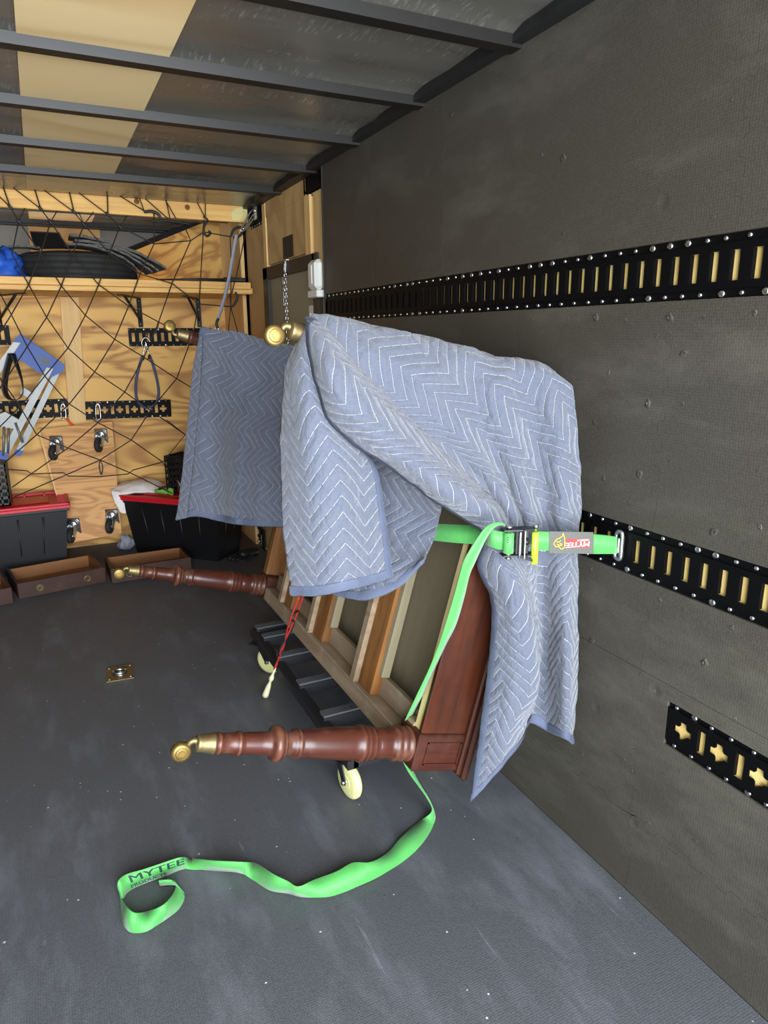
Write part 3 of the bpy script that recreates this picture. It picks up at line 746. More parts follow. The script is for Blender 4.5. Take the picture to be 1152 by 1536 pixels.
# ---------------------------------------------------------------- quilted moving blanket
def cr(p0, p1, p2, p3, t): return .5*((2*p1) + (p2-p0)*t + (2*p0-5*p1+4*p2-p3)*t*t + (3*p1-p0-3*p2+p3)*t**3)
def cr1(seq, t):
    n = len(seq)-1; t = max(0, min(n-1e-9, t*n)); i = int(t); f = t-i
    g = lambda k: seq[max(0, min(n, k))]
    a, d = g(i-1), g(i+2)
    if i == 0: a = seq[0]*2-seq[1]
    if i == n-1: d = seq[n]*2-seq[n-1]
    return cr(a, g(i), g(i+1), d, f)
def loft(ctrl, nu, nv):
    rows = [[cr1(r, u/(nu-1)) for u in range(nu)] for r in ctrl]
    cols = []
    for u in range(nu):
        c = [r[u] for r in rows]; cols.append([cr1(c, v/(nv-1)) for v in range(nv)])
    return [[cols[u][v] for u in range(nu)] for v in range(nv)]
BL = empty('moving_blanket', (.9, 1.5, 1.4), label='blue grey quilted moving blanket strapped over the near end of the upended table', cat='blanket')
BO = BL.location.copy()
def normals(G):
    nv, nu = len(G), len(G[0]); N = [[None]*nu for _ in range(nv)]
    for v in range(nv):
        for u in range(nu):
            a = G[v][min(u+1, nu-1)]-G[v][max(u-1, 0)]; c = G[min(v+1, nv-1)][u]-G[max(v-1, 0)][u]
            n = a.cross(c); N[v][u] = n.normalized() if n.length > 1e-9 else Vector((0, -1, 0))
    return N
def sheet(ctrl, nu, nv, rot=0.0, uoff=0.0, voff=0.0, amp=.004, mirror=1, bind=(), name='quilted_panel', thick=.007, stretch=1.0):
    G = loft(ctrl, nu, nv); N = normals(G)
    mu, mv = nu//2, nv//2
    # arc-length UV
    U = [[0]*nu for _ in range(nv)]; V = [[0]*nu for _ in range(nv)]
    for v in range(nv):
        for u in range(1, nu): U[v][u] = U[v][u-1] + (G[v][u]-G[v][u-1]).length
        off = U[v][mu]
        for u in range(nu): U[v][u] -= off
    for u in range(nu):
        for v in range(1, nv): V[v][u] = V[v-1][u] + (G[v][u]-G[v-1][u]).length
        off = V[mv][u]
        for v in range(nv): V[v][u] -= off
    H = [[G[v][u] + N[v][u]*(amp*(noise.noise(G[v][u]*16) + .6*noise.noise(G[v][u]*34+Vector((5, 1, 2))))) for u in range(nu)] for v in range(nv)]
    b = MB(); cs, sn = math.cos(rot), math.sin(rot)
    vs = []; fs = []; uvs = []
    for sgn in (.5, -.5):
        for v in range(nv):
            for u in range(nu):
                vs.append(H[v][u] + N[v][u]*thick*sgn - BO)
                a, c = U[v][u]*stretch, V[v][u]; uvs.append((a*cs - c*sn + uoff + 5, (a*sn + c*cs)*mirror + voff + 5))
    K = nu*nv
    for v in range(nv-1):
        for u in range(nu-1):
            a = v*nu+u; fs.append((a, a+1, a+nu+1, a+nu)); fs.append((K+a, K+a+nu, K+a+nu+1, K+a+1))
    rim = [u for u in range(nu)] + [v*nu+nu-1 for v in range(1, nv)] + [(nv-1)*nu+u for u in range(nu-2, -1, -1)] + [v*nu for v in range(nv-2, 0, -1)]
    for i in range(len(rim)): a, c = rim[i], rim[(i+1) % len(rim)]; fs.append((a, K+a, K+c, c))
    o = b.add(vs, fs, True)
    for i, q in enumerate(uvs): b.uv[o+i] = q
    part = b.build(name, 'quilt', BL)
    for side in bind:                           # sewn edge binding, folded over both faces
        bb = MB(); w = .024; c = []
        if side in 'LR':
            u_ = 0 if side == 'L' else nu-1; s_ = 1 if side == 'L' else -1
            line = [(H[v][u_], (H[v][u_+s_*3]-H[v][u_]).normalized(), N[v][u_]) for v in range(nv)]
        else:
            v_ = 0 if side == 'T' else nv-1; s_ = 1 if side == 'T' else -1
            line = [(H[v_][u], (H[v_+s_*3][u]-H[v_][u]).normalized(), N[v_][u]) for u in range(nu)]
        vs = []; fs = []
        for p, inn, n in line:
            e = thick*.5+.0018
            for q in (p+inn*w+n*e, p+inn*.004+n*(e+.001), p-inn*.003, p+inn*.004-n*(e+.001), p+inn*w-n*e): vs.append(q-BO)
        for i in range(len(line)-1):
            for k in range(4): fs.append((i*5+k, i*5+k+1, (i+1)*5+k+1, (i+1)*5+k))
        bb.add(vs, fs, True); bb.build('binding', 'binding', part)
    return H
Y = at_y
# main sheet over the upper near leg: the flat part behind the diagonal roll
upper = [
 [(470, 480, 1.62), (540, 491, 1.62), (620, 508, 1.62), (700, 527, 1.62), (750, 541, 1.62), (785, 544, 1.60), (822, 553, 1.58), (855, 575, 1.55)],
 [(470, 474, 1.53), (540, 487, 1.52), (620, 505, 1.51), (700, 524, 1.50), (750, 540, 1.48), (782, 543, 1.45), (822, 555, 1.43), (857, 578, 1.41)],
 [(515, 540, 1.47), (570, 540, 1.46), (635, 555, 1.45), (705, 570, 1.455), (750, 582, 1.43), (790, 588, 1.44), (830, 598, 1.405), (862, 620, 1.40)],
 [(575, 597, 1.465), (620, 597, 1.46), (665, 605, 1.45), (715, 615, 1.46), (757, 625, 1.425), (798, 632, 1.445), (838, 645, 1.395), (867, 665, 1.395)],
 [(635, 655, 1.455), (667, 655, 1.46), (700, 660, 1.44), (735, 668, 1.455), (768, 676, 1.415), (805, 684, 1.44), (842, 694, 1.385), (870, 708, 1.39)],
 [(690, 708, 1.45), (712, 708, 1.455), (735, 714, 1.43), (758, 722, 1.45), (782, 728, 1.405), (812, 736, 1.43), (844, 744, 1.375), (870, 750, 1.39)],
 [(738, 757, 1.44), (750, 759, 1.44), (765, 765, 1.415), (780, 772, 1.425), (796, 777, 1.395), (818, 782, 1.415), (844, 786, 1.372), (868, 787, 1.39)],
 [(758, 802, 1.42), (766, 806, 1.41), (776, 810, 1.395), (788, 812, 1.40), (800, 814, 1.39), (820, 816, 1.405), (844, 816, 1.372), (866, 816, 1.39)]]
# the rolled diagonal fold: across from its lower-left lip to the crease
rollL = [(459, 476, 1.53), (464, 512, 1.485), (475, 570, 1.47), (492, 625, 1.465), (520, 655, 1.46), (555, 681, 1.46), (605, 714, 1.455), (655, 752, 1.45), (700, 778, 1.44), (732, 800, 1.43)]
rollR = [(480, 476, 1.54), (505, 510, 1.49), (540, 551, 1.48), (575, 585, 1.475), (610, 620, 1.47), (645, 655, 1.465), (685, 695, 1.46), (722, 733, 1.45), (752, 764, 1.435), (772, 803, 1.415)]
roll = []
for i, (a, c) in enumerate(zip(rollL, rollR)):
    k = min(1, i/2)*(1 if i < 8 else .55); r_ = []
    for f, d in ((0, 0), (.10, .045), (.32, .085), (.58, .088), (.82, .060), (1.0, .0)):
        r_.append((a[0]*(1-f)+c[0]*f, a[1]*(1-f)+c[1]*f, a[2]*(1-f)+c[2]*f - d*k))
    roll.append(r_)
lower = [
 [(728, 800, 1.44), (738, 802, 1.41), (750, 805, 1.395), (766, 809, 1.385), (786, 812, 1.39), (815, 815, 1.40), (843, 815, 1.372), (866, 815, 1.39)],
 [(717, 846, 1.45), (735, 843, 1.40), (751, 842, 1.375), (772, 845, 1.36), (792, 848, 1.39), (812, 850, 1.425), (843, 850, 1.37), (866, 850, 1.39)],
 [(737, 900, 1.43), (752, 900, 1.385), (770, 902, 1.35), (791, 905, 1.35), (804, 906, 1.44), (818, 905, 1.44), (846, 905, 1.36), (866, 905, 1.39)],
 [(737, 960, 1.42), (756, 962, 1.375), (777, 965, 1.34), (803, 968, 1.335), (808, 972, 1.46), (823, 968, 1.45), (849, 968, 1.355), (866, 968, 1.39)],
 [(728, 1040, 1.41), (750, 1042, 1.365), (774, 1042, 1.33), (804, 1034, 1.33), (801, 1046, 1.47), (822, 1040, 1.45), (849, 1042, 1.35), (865, 1045, 1.39)],
 [(717, 1120, 1.40), (738, 1116, 1.365), (761, 1100, 1.34), (786, 1078, 1.345), (796, 1068, 1.46), (822, 1078, 1.44), (849, 1086, 1.35), (864, 1092, 1.39)],
 [(707, 1201, 1.40), (727, 1180, 1.375), (752, 1150, 1.355), (779, 1113, 1.36), (793, 1084, 1.45), (821, 1096, 1.43), (848, 1108, 1.35), (862, 1115, 1.39)]]
upper, roll, lower = [[[Y(*p) for p in r] for r in g] for g in (upper, roll, lower)]
for g in (upper, roll, lower):
    for r in g:
        for p in r: p.x = min(p.x, 1.284)
sheet(upper, 110, 110, rot=R(45), mirror=-1, amp=.006)
sheet(roll, 40, 110, rot=R(20), mirror=-1, bind='L', amp=.004)
sheet(lower, 100, 100, rot=R(0), mirror=-1, bind='LB', amp=.0045, uoff=.03)
# flap hanging off the caster end of the near leg
flap = [
 [(455, 500, 1.60), (458, 490, 1.56), (463, 481, 1.51), (469, 492, 1.49), (473, 505, 1.485)],
 [(432, 545, 1.60), (442, 545, 1.53), (453, 545, 1.49), (468, 545, 1.475), (482, 545, 1.49)],
 [(424, 620, 1.60), (448, 620, 1.50), (472, 620, 1.465), (492, 625, 1.475), (512, 632, 1.50)],
 [(422, 700, 1.58), (462, 700, 1.47), (500, 695, 1.445), (535, 695, 1.465), (563, 702, 1.49)],
 [(426, 790, 1.56), (470, 790, 1.46), (510, 788, 1.43), (547, 786, 1.46), (577, 785, 1.49)],
 [(432, 850, 1.55), (476, 850, 1.46), (515, 846, 1.425), (554, 838, 1.455), (584, 830, 1.48)],
 [(438, 893, 1.54), (482, 892, 1.455), (520, 884, 1.425), (558, 875, 1.455), (588, 865, 1.475)]]
flap = [[Y(*p) for p in r] for r in flap]
sheet(flap, 56, 90, rot=0, bind='RB', mirror=1, uoff=.02, amp=.004)
# the stretch of curtain pressed against the underside by the strap
X = at_x
inner = [
 [(470, 600, .70), (530, 640, .76), (590, 690, .83), (650, 742, .90)],
 [(470, 690, .70), (530, 710, .77), (595, 730, .85), (662, 757, .93)],
 [(472, 770, .69), (535, 775, .77), (600, 778, .86), (658, 781, .945)],
 [(478, 830, .68), (535, 830, .75), (600, 820, .84), (652, 806, .93)],
 [(490, 872, .68), (545, 872, .74), (600, 854, .82), (642, 828, .90)],
 [(505, 893, .69), (548, 899, .73), (596, 880, .80), (636, 843, .87)]]
inner = [[X(*p) for p in r] for r in inner]
sheet(inner, 50, 60, rot=R(70), bind='B', amp=.006)
# back drape of the near blanket behind the near leg
bk = [[Vector((p.x, 1.625+.012*i, p.z-.012-.055*i)) for p in upper[0][2:]] for i in range(4)]
sheet(bk, 40, 20, rot=R(45), amp=.004)
# second blanket over the far upper leg, its front drape facing the camera side
BL = empty('moving_blanket', tuple(at_y(350, 600, 2.9)), label='shaded quilted blanket hanging from the far upper table leg', cat='blanket'); BO = BL.location.copy()
curt = [
 [(301, 499, 2.99), (325, 501, 2.98), (355, 506, 2.98), (390, 514, 2.98), (430, 523, 2.98), (470, 532, 2.98), (510, 540, 2.98)],
 [(300, 495, 2.95), (325, 498, 2.94), (355, 503, 2.94), (390, 512, 2.94), (430, 521, 2.94), (470, 530, 2.94), (510, 538, 2.94)],
 [(292, 545, 2.93), (320, 556, 2.87), (348, 565, 2.90), (385, 570, 2.88), (425, 575, 2.90), (470, 580, 2.90), (510, 588, 2.90)],
 [(284, 610, 2.92), (306, 622, 2.84), (334, 638, 2.85), (366, 640, 2.94), (405, 645, 2.86), (450, 650, 2.88), (500, 655, 2.90)],
 [(277, 690, 2.90), (298, 695, 2.83), (326, 702, 2.81), (358, 706, 2.96), (395, 710, 2.85), (440, 714, 2.87), (495, 718, 2.90)],
 [(270, 750, 2.88), (295, 752, 2.82), (325, 757, 2.80), (357, 759, 2.93), (394, 762, 2.83), (436, 764, 2.85), (490, 768, 2.90)],
 [(264, 780, 2.87), (293, 774, 2.82), (324, 780, 2.80), (356, 786, 2.90), (393, 789, 2.82), (434, 790, 2.84), (488, 792, 2.90)]]
curt = [[Y(*p) for p in r] for r in curt]
sheet(curt, 84, 84, rot=R(90), bind='LB', uoff=.03, amp=.005)
fold_ = [[(300, 505, 2.90), (303, 503, 2.89)], [(291, 545, 2.90), (301, 548, 2.87)], [(284, 610, 2.88), (297, 615, 2.85)], [(276, 690, 2.87), (289, 692, 2.83)], [(269, 750, 2.85), (282, 752, 2.81)], [(264, 779, 2.84), (279, 777, 2.80)]]
sheet([[Y(*p) for p in r] for r in fold_], 8, 60, rot=R(90), amp=.002, name='folded_edge')
hang = [[Vector((p.x, 3.03+.01*i, p.z-.015-.10*i)) for p in curt[0]] for i in range(4)]
sheet(hang, 40, 24, rot=R(90), amp=.005)

# ---------------------------------------------------------------- green ratchet strap
ST = empty('ratchet_strap', tuple(at_y(772, 812, 1.34)), label='bright green ratchet strap hooked to the wall track, tail on floor', cat='strap')
SO = ST.location.copy()
PR = SO.copy(); PH = at_x(928, 815, 1.283)
sd = (PH-PR); sdh = Vector((sd.x, sd.y, 0)).normalized(); sn = sdh.cross(Vector((0, 0, 1))).normalized()   # toward the camera side
if sn.y > 0: sn = -sn
def on_strap(px, py, lift=0.0):
    d = ray(px, py); t = (PR-CPOS).dot(sn)/d.dot(sn); return CPOS + d*t + sn*lift
def band(edges, name, mat='strap', thick=.0028, parent=ST, uv0=0.0, n=5):
    A_ = smooth_path([e[0] for e in edges], n); B_ = smooth_path([e[1] for e in edges], n)
    b = MB(); b.strip([(a+c)/2-SO for a, c in zip(A_, B_)], [c-a for a, c in zip(A_, B_)], thick, uv0); return b.build(name, mat, parent)
# fixed end: handle -> wall hook
band([(on_strap(803, 797), on_strap(803, 824)), (on_strap(850, 799), on_strap(850, 828)), (on_strap(900, 802), on_strap(900, 830)), (on_strap(925, 805), on_strap(925, 830))], 'fixed_webbing')
band([(on_strap(889, 801, .004), on_strap(889, 830, .004)), (on_strap(924, 805, .004), on_strap(924, 830, .004))], 'sewn_fold')
# long side: mandrel -> round the table end -> along the underside to the far end
U = [(at_y(768, 798, 1.345), at_y(768, 825, 1.345)), (at_y(748, 797, 1.352), at_y(748, 824, 1.352)), (at_y(733, 792, 1.38), at_y(733, 819, 1.38)),
     (at_x(720, 789, 1.0), at_x(720, 817, .99)), (at_x(660, 786, .945), at_x(660, 812, .935)), (at_x(590, 784, .93), at_x(590, 802, .92)), (at_x(520, 780, .95), at_x(520, 796, .94)), (at_x(450, 778, .96), at_x(450, 790, .95))]
band(U, 'long_webbing')
# hanging tail
he = [((757, 786, 1.325), (759, 790, 1.345)), ((746, 784, 1.320), (748, 788, 1.335)), ((730, 790, 1.315), (738, 795, 1.33)), ((715, 809, 1.315), (727, 812, 1.325)), ((698, 837, 1.325), (713, 842, 1.335)), ((691, 857, 1.34), (704, 863, 1.35)), ((682, 891, 1.365), (696, 896, 1.38)), ((670, 931, 1.395), (684, 936, 1.41)),
      ((658, 969, 1.42), (668, 968, 1.445)), ((642, 1008, 1.46), (655, 996, 1.485)), ((623, 1048, 1.51), (637, 1036, 1.535)), ((604, 1090, 1.605), (617, 1083, 1.625)), ((602, 1112, 1.615), (615, 1110, 1.64)), ((602, 1134, 1.615), (614, 1134, 1.64)), ((613, 1158, 1.615), (620, 1154, 1.65)), ((629, 1180, 1.62), (634, 1180, 1.66))]
he = [(at_y(*a), at_y(*c)) for a, c in he]
# on the floor; the raised edge is set so that the webbing keeps its 50 mm width
fl = [((641, 1198), (648, 1203)), ((648, 1217), (653, 1223)), ((626, 1234), (648, 1242)), ((602, 1256), (631, 1268)), ((580, 1280), (606, 1291)), ((556, 1293), (570, 1314)), ((529, 1294), (536, 1330)), ((505, 1307), (509, 1341)), ((470, 1320), (487, 1346)), ((447, 1330), (452, 1345)), ((432, 1322), (432, 1340)),
      ((410, 1311), (404, 1335)), ((384, 1295), (378, 1319)), ((359, 1293), (359, 1309)), ((320, 1291), (325, 1306)), ((286, 1287), (290, 1304)), ((271, 1286), (273, 1304)), ((245, 1294), (250, 1313)), ((215, 1304), (222, 1323)), ((188, 1312), (198, 1334)), ((177, 1323), (187, 1344)), ((178, 1338), (183, 1358)),
      ((184, 1351), (182, 1376)), ((191, 1361), (187, 1390)), ((202, 1369), (199, 1399)), ((221, 1367), (220, 1397)), ((245, 1357), (247, 1380)), ((261, 1338), (268, 1364)), ((263, 1324), (277, 1344)), ((255, 1320), (265, 1330)), ((238, 1321), (240, 1330))]
fe = []
for (a, c) in fl:
    q = at_z(c[0], c[1], .0035); best = None
    for k in range(60):
        z = .003 + k*.0009; p = at_z(a[0], a[1], z); e = abs((p-q).length-.05)
        if best is None or e < best[0]: best = (e, p)
    p = best[1]; fe.append((p, q + (q-p).normalized()*0))
fe[0] = ((he[-1][0]+fe[1][0])/2 + Vector((.006, .0, -.0)), (he[-1][1]+fe[1][1])/2 + Vector((.006, .0, -.0)))
tail_edges = he + fe
band(tail_edges, 'tail_webbing', n=6)
# printing on the tail, wrapped to the band where it stands on edge
def wrap_text(body, size, sx, u0, v0, name):
    """u along the text stretch of the tail (0..1 between two edge stations), v across"""
    i0, i1 = 16, 19
    A_ = smooth_path([e[0] for e in tail_edges], 6); B_ = smooth_path([e[1] for e in tail_edges], 6); k0 = (len(he)+i0)*6; k1 = (len(he)+i1)*6
    A_ = A_[k0:k1+1]; B_ = B_[k0:k1+1]
    A_.reverse(); B_.reverse(); L = [0]
    for i in range(1, len(A_)): L.append(L[-1] + ((A_[i]+B_[i])/2-(A_[i-1]+B_[i-1])/2).length)
    vs, fs = text_mesh(body, size, sx); b = MB(); out = []
    for (x, y) in vs:
        s = u0 + x; i = 0
        while i < len(L)-2 and L[i+1] < s: i += 1
        f = (s-L[i])/max(1e-6, L[i+1]-L[i]); a = A_[i].lerp(A_[i+1], f); c = B_[i].lerp(B_[i+1], f)
        t = .5 - (v0+y)/.05; p = a.lerp(c, t); n = (A_[i+1]-A_[i]).cross(c-a).normalized()
        if n.dot(CPOS-p) < 0: n = -n
        out.append(p + n*.0022 - SO)
    b.add(out, fs); return b.build(name, 'ink', ST)
wrap_text('MYTEE', .034, 1.5, .078, .006, 'printed_name'); wrap_text('PRODUCTS', .0155, 1.25, .050, -.0155, 'printed_word')
# ratchet: local frame x along the strap, z up, -y toward the viewer
RT = empty('ratchet', (0, 0, 0), (0, 0, math.atan2(sdh.y, sdh.x)), parent=ST)
def rbx(name, mat, a, c, bev=.0012, par=RT): 
    b = MB(); b.box(a, c, bev=bev); return b.build(name, mat, par)
b = MB()
for z in (.031, -.034):
    b.prism([(-.034, -.016), (-.034, .012), (.03, .012), (.052, .0), (.055, -.010), (.045, -.020), (.01, -.022)], (0, 0, 1), .0035, origin=(0, 0, z), ax=(1, 0, 0), ay=(0, 1, 0))
b.build('side_plate', 'blackmetal', RT)
b = MB(); b.lathe([(-.026, .006), (-.025, .0125), (.025, .0125), (.026, .006)], origin=(-.020, -.010, 0), seg=24); b.build('wound_webbing', 'strap', RT)
b = MB()
for i in range(3): b.box((-.0285+.0, -.0215, .004+i*.006), (-.0195, -.0205, .0065+i*.006))
b.build('printed_bars', 'ink', RT)
b = MB(); b.lathe([(-.042, .005), (-.040, .008), (-.037, .008), (-.036, .006), (.038, .006), (.039, .009), (.044, .009), (.045, .005)], origin=(-.020, -.010, 0), seg=16); b.build('mandrel', 'steel', RT)
rbx('pawl_bar', 'steel', (.002, -.024, -.036), (.008, -.018, .030)); rbx('pawl_bar', 'steel', (.013, -.028, -.040), (.018, -.022, .034)); rbx('pawl_plate', 'blackmetal', (-.004, -.016, -.030), (.030, -.010, .030))
b = MB(); b.lathe([(.0, .004), (.0, .007), (.004, .009), (.004, .0)], origin=(.024, -.018, .004), axis=(0, -1, 0), seg=8); b.build('pawl_stud', 'blackmetal', RT)
b = MB(); b.lathe([(-.056, .006), (-.054, .0085), (.024, .0085), (.026, .006)], origin=(.046, -.018, 0), seg=20); b.build('handle_grip', 'lime', RT)
b = MB(); b.lathe([(.026, .005), (.036, .005), (.038, .007), (.044, .007), (.046, .004)], origin=(.046, -.018, 0), seg=14); b.build('handle_pin', 'steel', RT)
b = MB(); b.prism([(.0, -.034), (.052, -.054), (.052, -.047), (.006, -.028)], (0, 1, 0), .010, origin=(0, -.024, 0)); b.build('lower_arm', 'blackmetal', RT)
# sewn label with upside-down print
LA = lambda px, py, l: on_strap(px, py, l)-SO
def quad(name, mat, px0, py0, px1, py1, lift, th=.001, slope=.02, par=ST):
    b = MB(); P = [LA(px0, py0, lift), LA(px1, py0+(px1-px0)*slope, lift), LA(px1, py1+(px1-px0)*slope, lift), LA(px0, py1, lift)]
    b.add(P + [p - sn*th for p in P], [(0, 1, 2, 3), (4, 7, 6, 5), (0, 4, 5, 1), (1, 5, 6, 2), (2, 6, 7, 3), (3, 7, 4, 0)]); return b.build(name, mat, par)
lab = quad('label_patch', 'labelgrey', 823, 796.5, 889, 829, .0035)
quad('label_print_box', 'labelred', 846, 807.5, 883, 820.5, .0045, par=lab)
def flat_text(body, size, sx, px, py, lift, mat, name, par):
    vs, fs = text_mesh(body, size, sx); o = LA(px, py, lift); b = MB()
    b.add([o - sdh*x + Vector((0, 0, -1))*y - sdh.z*Vector((0, 0, 0)) for x, y in vs], fs); return b.build(name, mat, par)     # rotated half a turn
flat_text('MYTEE', .0185, 1.2, 865, 815.5, .0052, 'labelwhite', 'label_name', lab)
flat_text('PRODUCTS', .006, 1.0, 873, 809.3, .0052, 'labelwhite', 'label_word', lab)
dog = [[(829, 814), (833, 808), (838, 806), (842, 803), (843, 798.5), (845, 804), (846, 812), (845, 820), (841, 823)], [(829, 814), (832, 819), (836, 818), (839, 821), (841, 823)], [(833, 811), (837, 812), (840, 809)], [(838, 814), (842, 815)], [(834, 815), (837, 816.5), (841, 817)]]
b = MB()
for l in dog: b.tube([LA(x, y+.3, .005) for x, y in l], .0011, 5)
b.build('label_emblem', 'labelyel', lab)
# wall hook fitting
b = MB(); ho = at_x(928, 818, 1.288)-SO
b.tube(smooth_path([ho + Vector(v) for v in ((0, -.009, -.033), (0, -.010, 0), (0, -.009, .033), (0, .004, .036), (0, .011, .026), (0, .012, 0), (0, .011, -.026), (0, .004, -.036))], 4, True), .0052, 8, True); b.build('track_hook', 'zinc', ST)
b = MB(); b.box(ho + Vector((-.004, -.004, -.020)), ho + Vector((.006, .008, .020)), bev=.002); b.build('hook_spring', 'steel', ST)

# ---------------------------------------------------------------- cargo net in front of the back wall
YN = 4.575
NP = lambda p, dy=0.0: at_y(p[0], p[1], YN+dy)
NE = empty('cargo_net', tuple(NP((150, 500))), label='thin black bungee cargo net stretched across the back', cat='net')
NO = NE.location.copy()
B1, B2, B3, B4 = (28, 332), (76, 333), (126, 337), (180, 340)
strands = [
 [(5, 281), (15, 310), B1, (61, 380), (92, 429), (128, 473), (172, 509), (216, 536), (265, 568), (305, 592)],
 [(52, 284), (61, 313), B2, (109, 381), (148, 427), (193, 459), (238, 483), (285, 508)],
 [(104, 288), (111, 318), B3, (164, 380), (210, 411), (258, 425), (298, 456), (346, 460)],
 [(161, 292), (162, 322), B4, (231, 366), (286, 361), (306, 348), (345, 355)],
 [B1, (18, 381), (43, 427), (70, 476), (102, 522), (142, 558), (187, 588), (232, 620), (278, 652)],
 [(-8, 425), (17, 472), (41, 520), (67, 564), (104, 606), (147, 634), (197, 660), (244, 693)],
 [(-5, 560), (27, 605), (55, 652), (102, 672), (150, 690), (197, 710), (258, 740)],
 [(19, 281), (61, 313)], [(66, 285), (111, 318)], [(118, 289), (162, 322)], [(-6, 290), (15, 310)],
 [(37, 312), B1], [(86, 316), B2], [(140, 318), B3], [(190, 324), B4], [(118, 318), B3],
 [B2, (61, 380), (43, 427), (17, 472), (-6, 508)],
 [B3, (109, 381), (92, 429), (70, 476), (41, 520), (-5, 590)],
 [B4, (164, 380), (148, 427), (128, 473), (102, 522), (67, 564), (36, 604), (-5, 645)],
 [(231, 316), (231, 366), (210, 411), (193, 459), (172, 509), (142, 558), (104, 606), (55, 652), (5, 696)],
 [(279, 345), (286, 361), (258, 425), (238, 483), (216, 536), (187, 588), (147, 634), (102, 672), (48, 710), (18, 731)],
 [(306, 330), (302, 400), (299, 450), (290, 500), (265, 568), (228, 612), (197, 660), (150, 690), (100, 712), (20, 746)],
 [(250, 630), (278, 652), (244, 693), (258, 722)],
 [(10, 704), (40, 706), (48, 711), (95, 709), (102, 714), (150, 715), (192, 711), (200, 705), (244, 693)],
 [(180, 294), (216, 316)], [(209, 297), (216, 316)], [(218, 298), (252, 328)], [(249, 300), (255, 328)], [(248, 300), (264, 328)], [(296, 304), (307, 325)], [(308, 305), (308, 325)],
 [(345, 355), (347, 400), (346, 460), (342, 502)], [(346, 460), (358, 502)], [(369, 345), (362, 380), (355, 412), (350, 430), (348, 440)], [(345, 440), (346, 460)],
]
for s in strands:
    b = MB(); b.tube([NP(p, random.uniform(-.004, .004))-NO for p in s], .0034 if len(s) > 4 else .003, 6); b.build('cord', 'cord', NE)
def net_hook(pts, r=.008, dy=-.012):
    P = smooth_path([NP(p, dy)-NO for p in pts], 5); b = MB(); n = len(P); b.tube(P, [r*(.55+.45*math.sin(math.pi*min(1, (i+3)/(n+3)))) for i in range(n)], 8); b.build('net_hook', 'black', NE)
net_hook([(216, 318), (228, 317), (238, 322), (242, 330)], .009); net_hook([(226, 330), (234, 332), (250, 331), (270, 334), (286, 337)], .007)
net_hook([(305, 325), (311, 330), (306, 340), (306, 349), (311, 354), (316, 349), (312, 346)], .008); net_hook([(346, 355), (351, 344), (360, 341), (364, 347), (358, 355), (350, 356)], .009)
net_hook([(353, 438), (356, 446), (352, 456), (346, 461)], .008); net_hook([(238, 482), (236, 490), (233, 500)], .006); net_hook([(150, 690), (149, 700), (152, 712), (154, 700), (150, 690)], .004)
for p in (B1, B2, B3, B4, (162, 322), (111, 318), (61, 313), (15, 310)): net_hook([(p[0]-3, p[1]-4), p, (p[0]+4, p[1]+4)], .008, -.004)

def tubes(name, mat, par, px, r, Y_, org, n=4, seg=7, closed=False):
    b = MB(); b.tube(smooth_path([at_y(p[0], p[1], p[2] if len(p) > 2 else Y_)-org for p in px], n, closed), r, seg, closed); return b.build(name, mat, par)
# steel carabiner hanging the net from the corner track
ca = empty('carabiner', tuple(at_y(378, 328, 4.50)), label='steel carabiner linking the net to the top corner track', cat='carabiner'); o_ = ca.location.copy()
tubes('ring', 'steel', ca, [(383, 316), (377, 316), (366, 336), (361, 345), (365, 346), (376, 334), (384, 322)], .0055, 4.50, o_, 4, 8, True)
tubes('gate', 'steel', ca, [(382, 318), (372, 334), (364, 344)], .004, 4.49, o_)
q = at_x(385, 318, XP-.02)-o_; b = MB(); b.box(q+Vector((-.012, -.03, -.045)), q+Vector((-.006, .03, .045)), bev=.002); b.build('track_clip', 'zinc', ca)
# grey webbing strap
gs = empty('tie_strap', tuple(at_y(338, 420, 4.60)), label='slack grey webbing strap dropping from the carabiner', cat='strap'); o_ = gs.location.copy()
P = smooth_path([at_y(*p)-o_ for p in ((355, 352, 4.545), (350, 380, 4.555), (345, 410, 4.56), (336, 450, 4.56), (327, 478, 4.565))], 6)
b = MB(); b.strip(P, [Vector((.022, .006, .0))]*len(P), .002); b.build('webbing', 'greyrag', gs)
tubes('end_clip', 'black', gs, [(328, 478), (325, 484), (326, 492)], .009, 4.56, o_); tubes('snap_hook', 'steel', gs, [(325, 490), (321, 496), (325, 501), (328, 495)], .004, 4.56, o_, 4, 6, True)

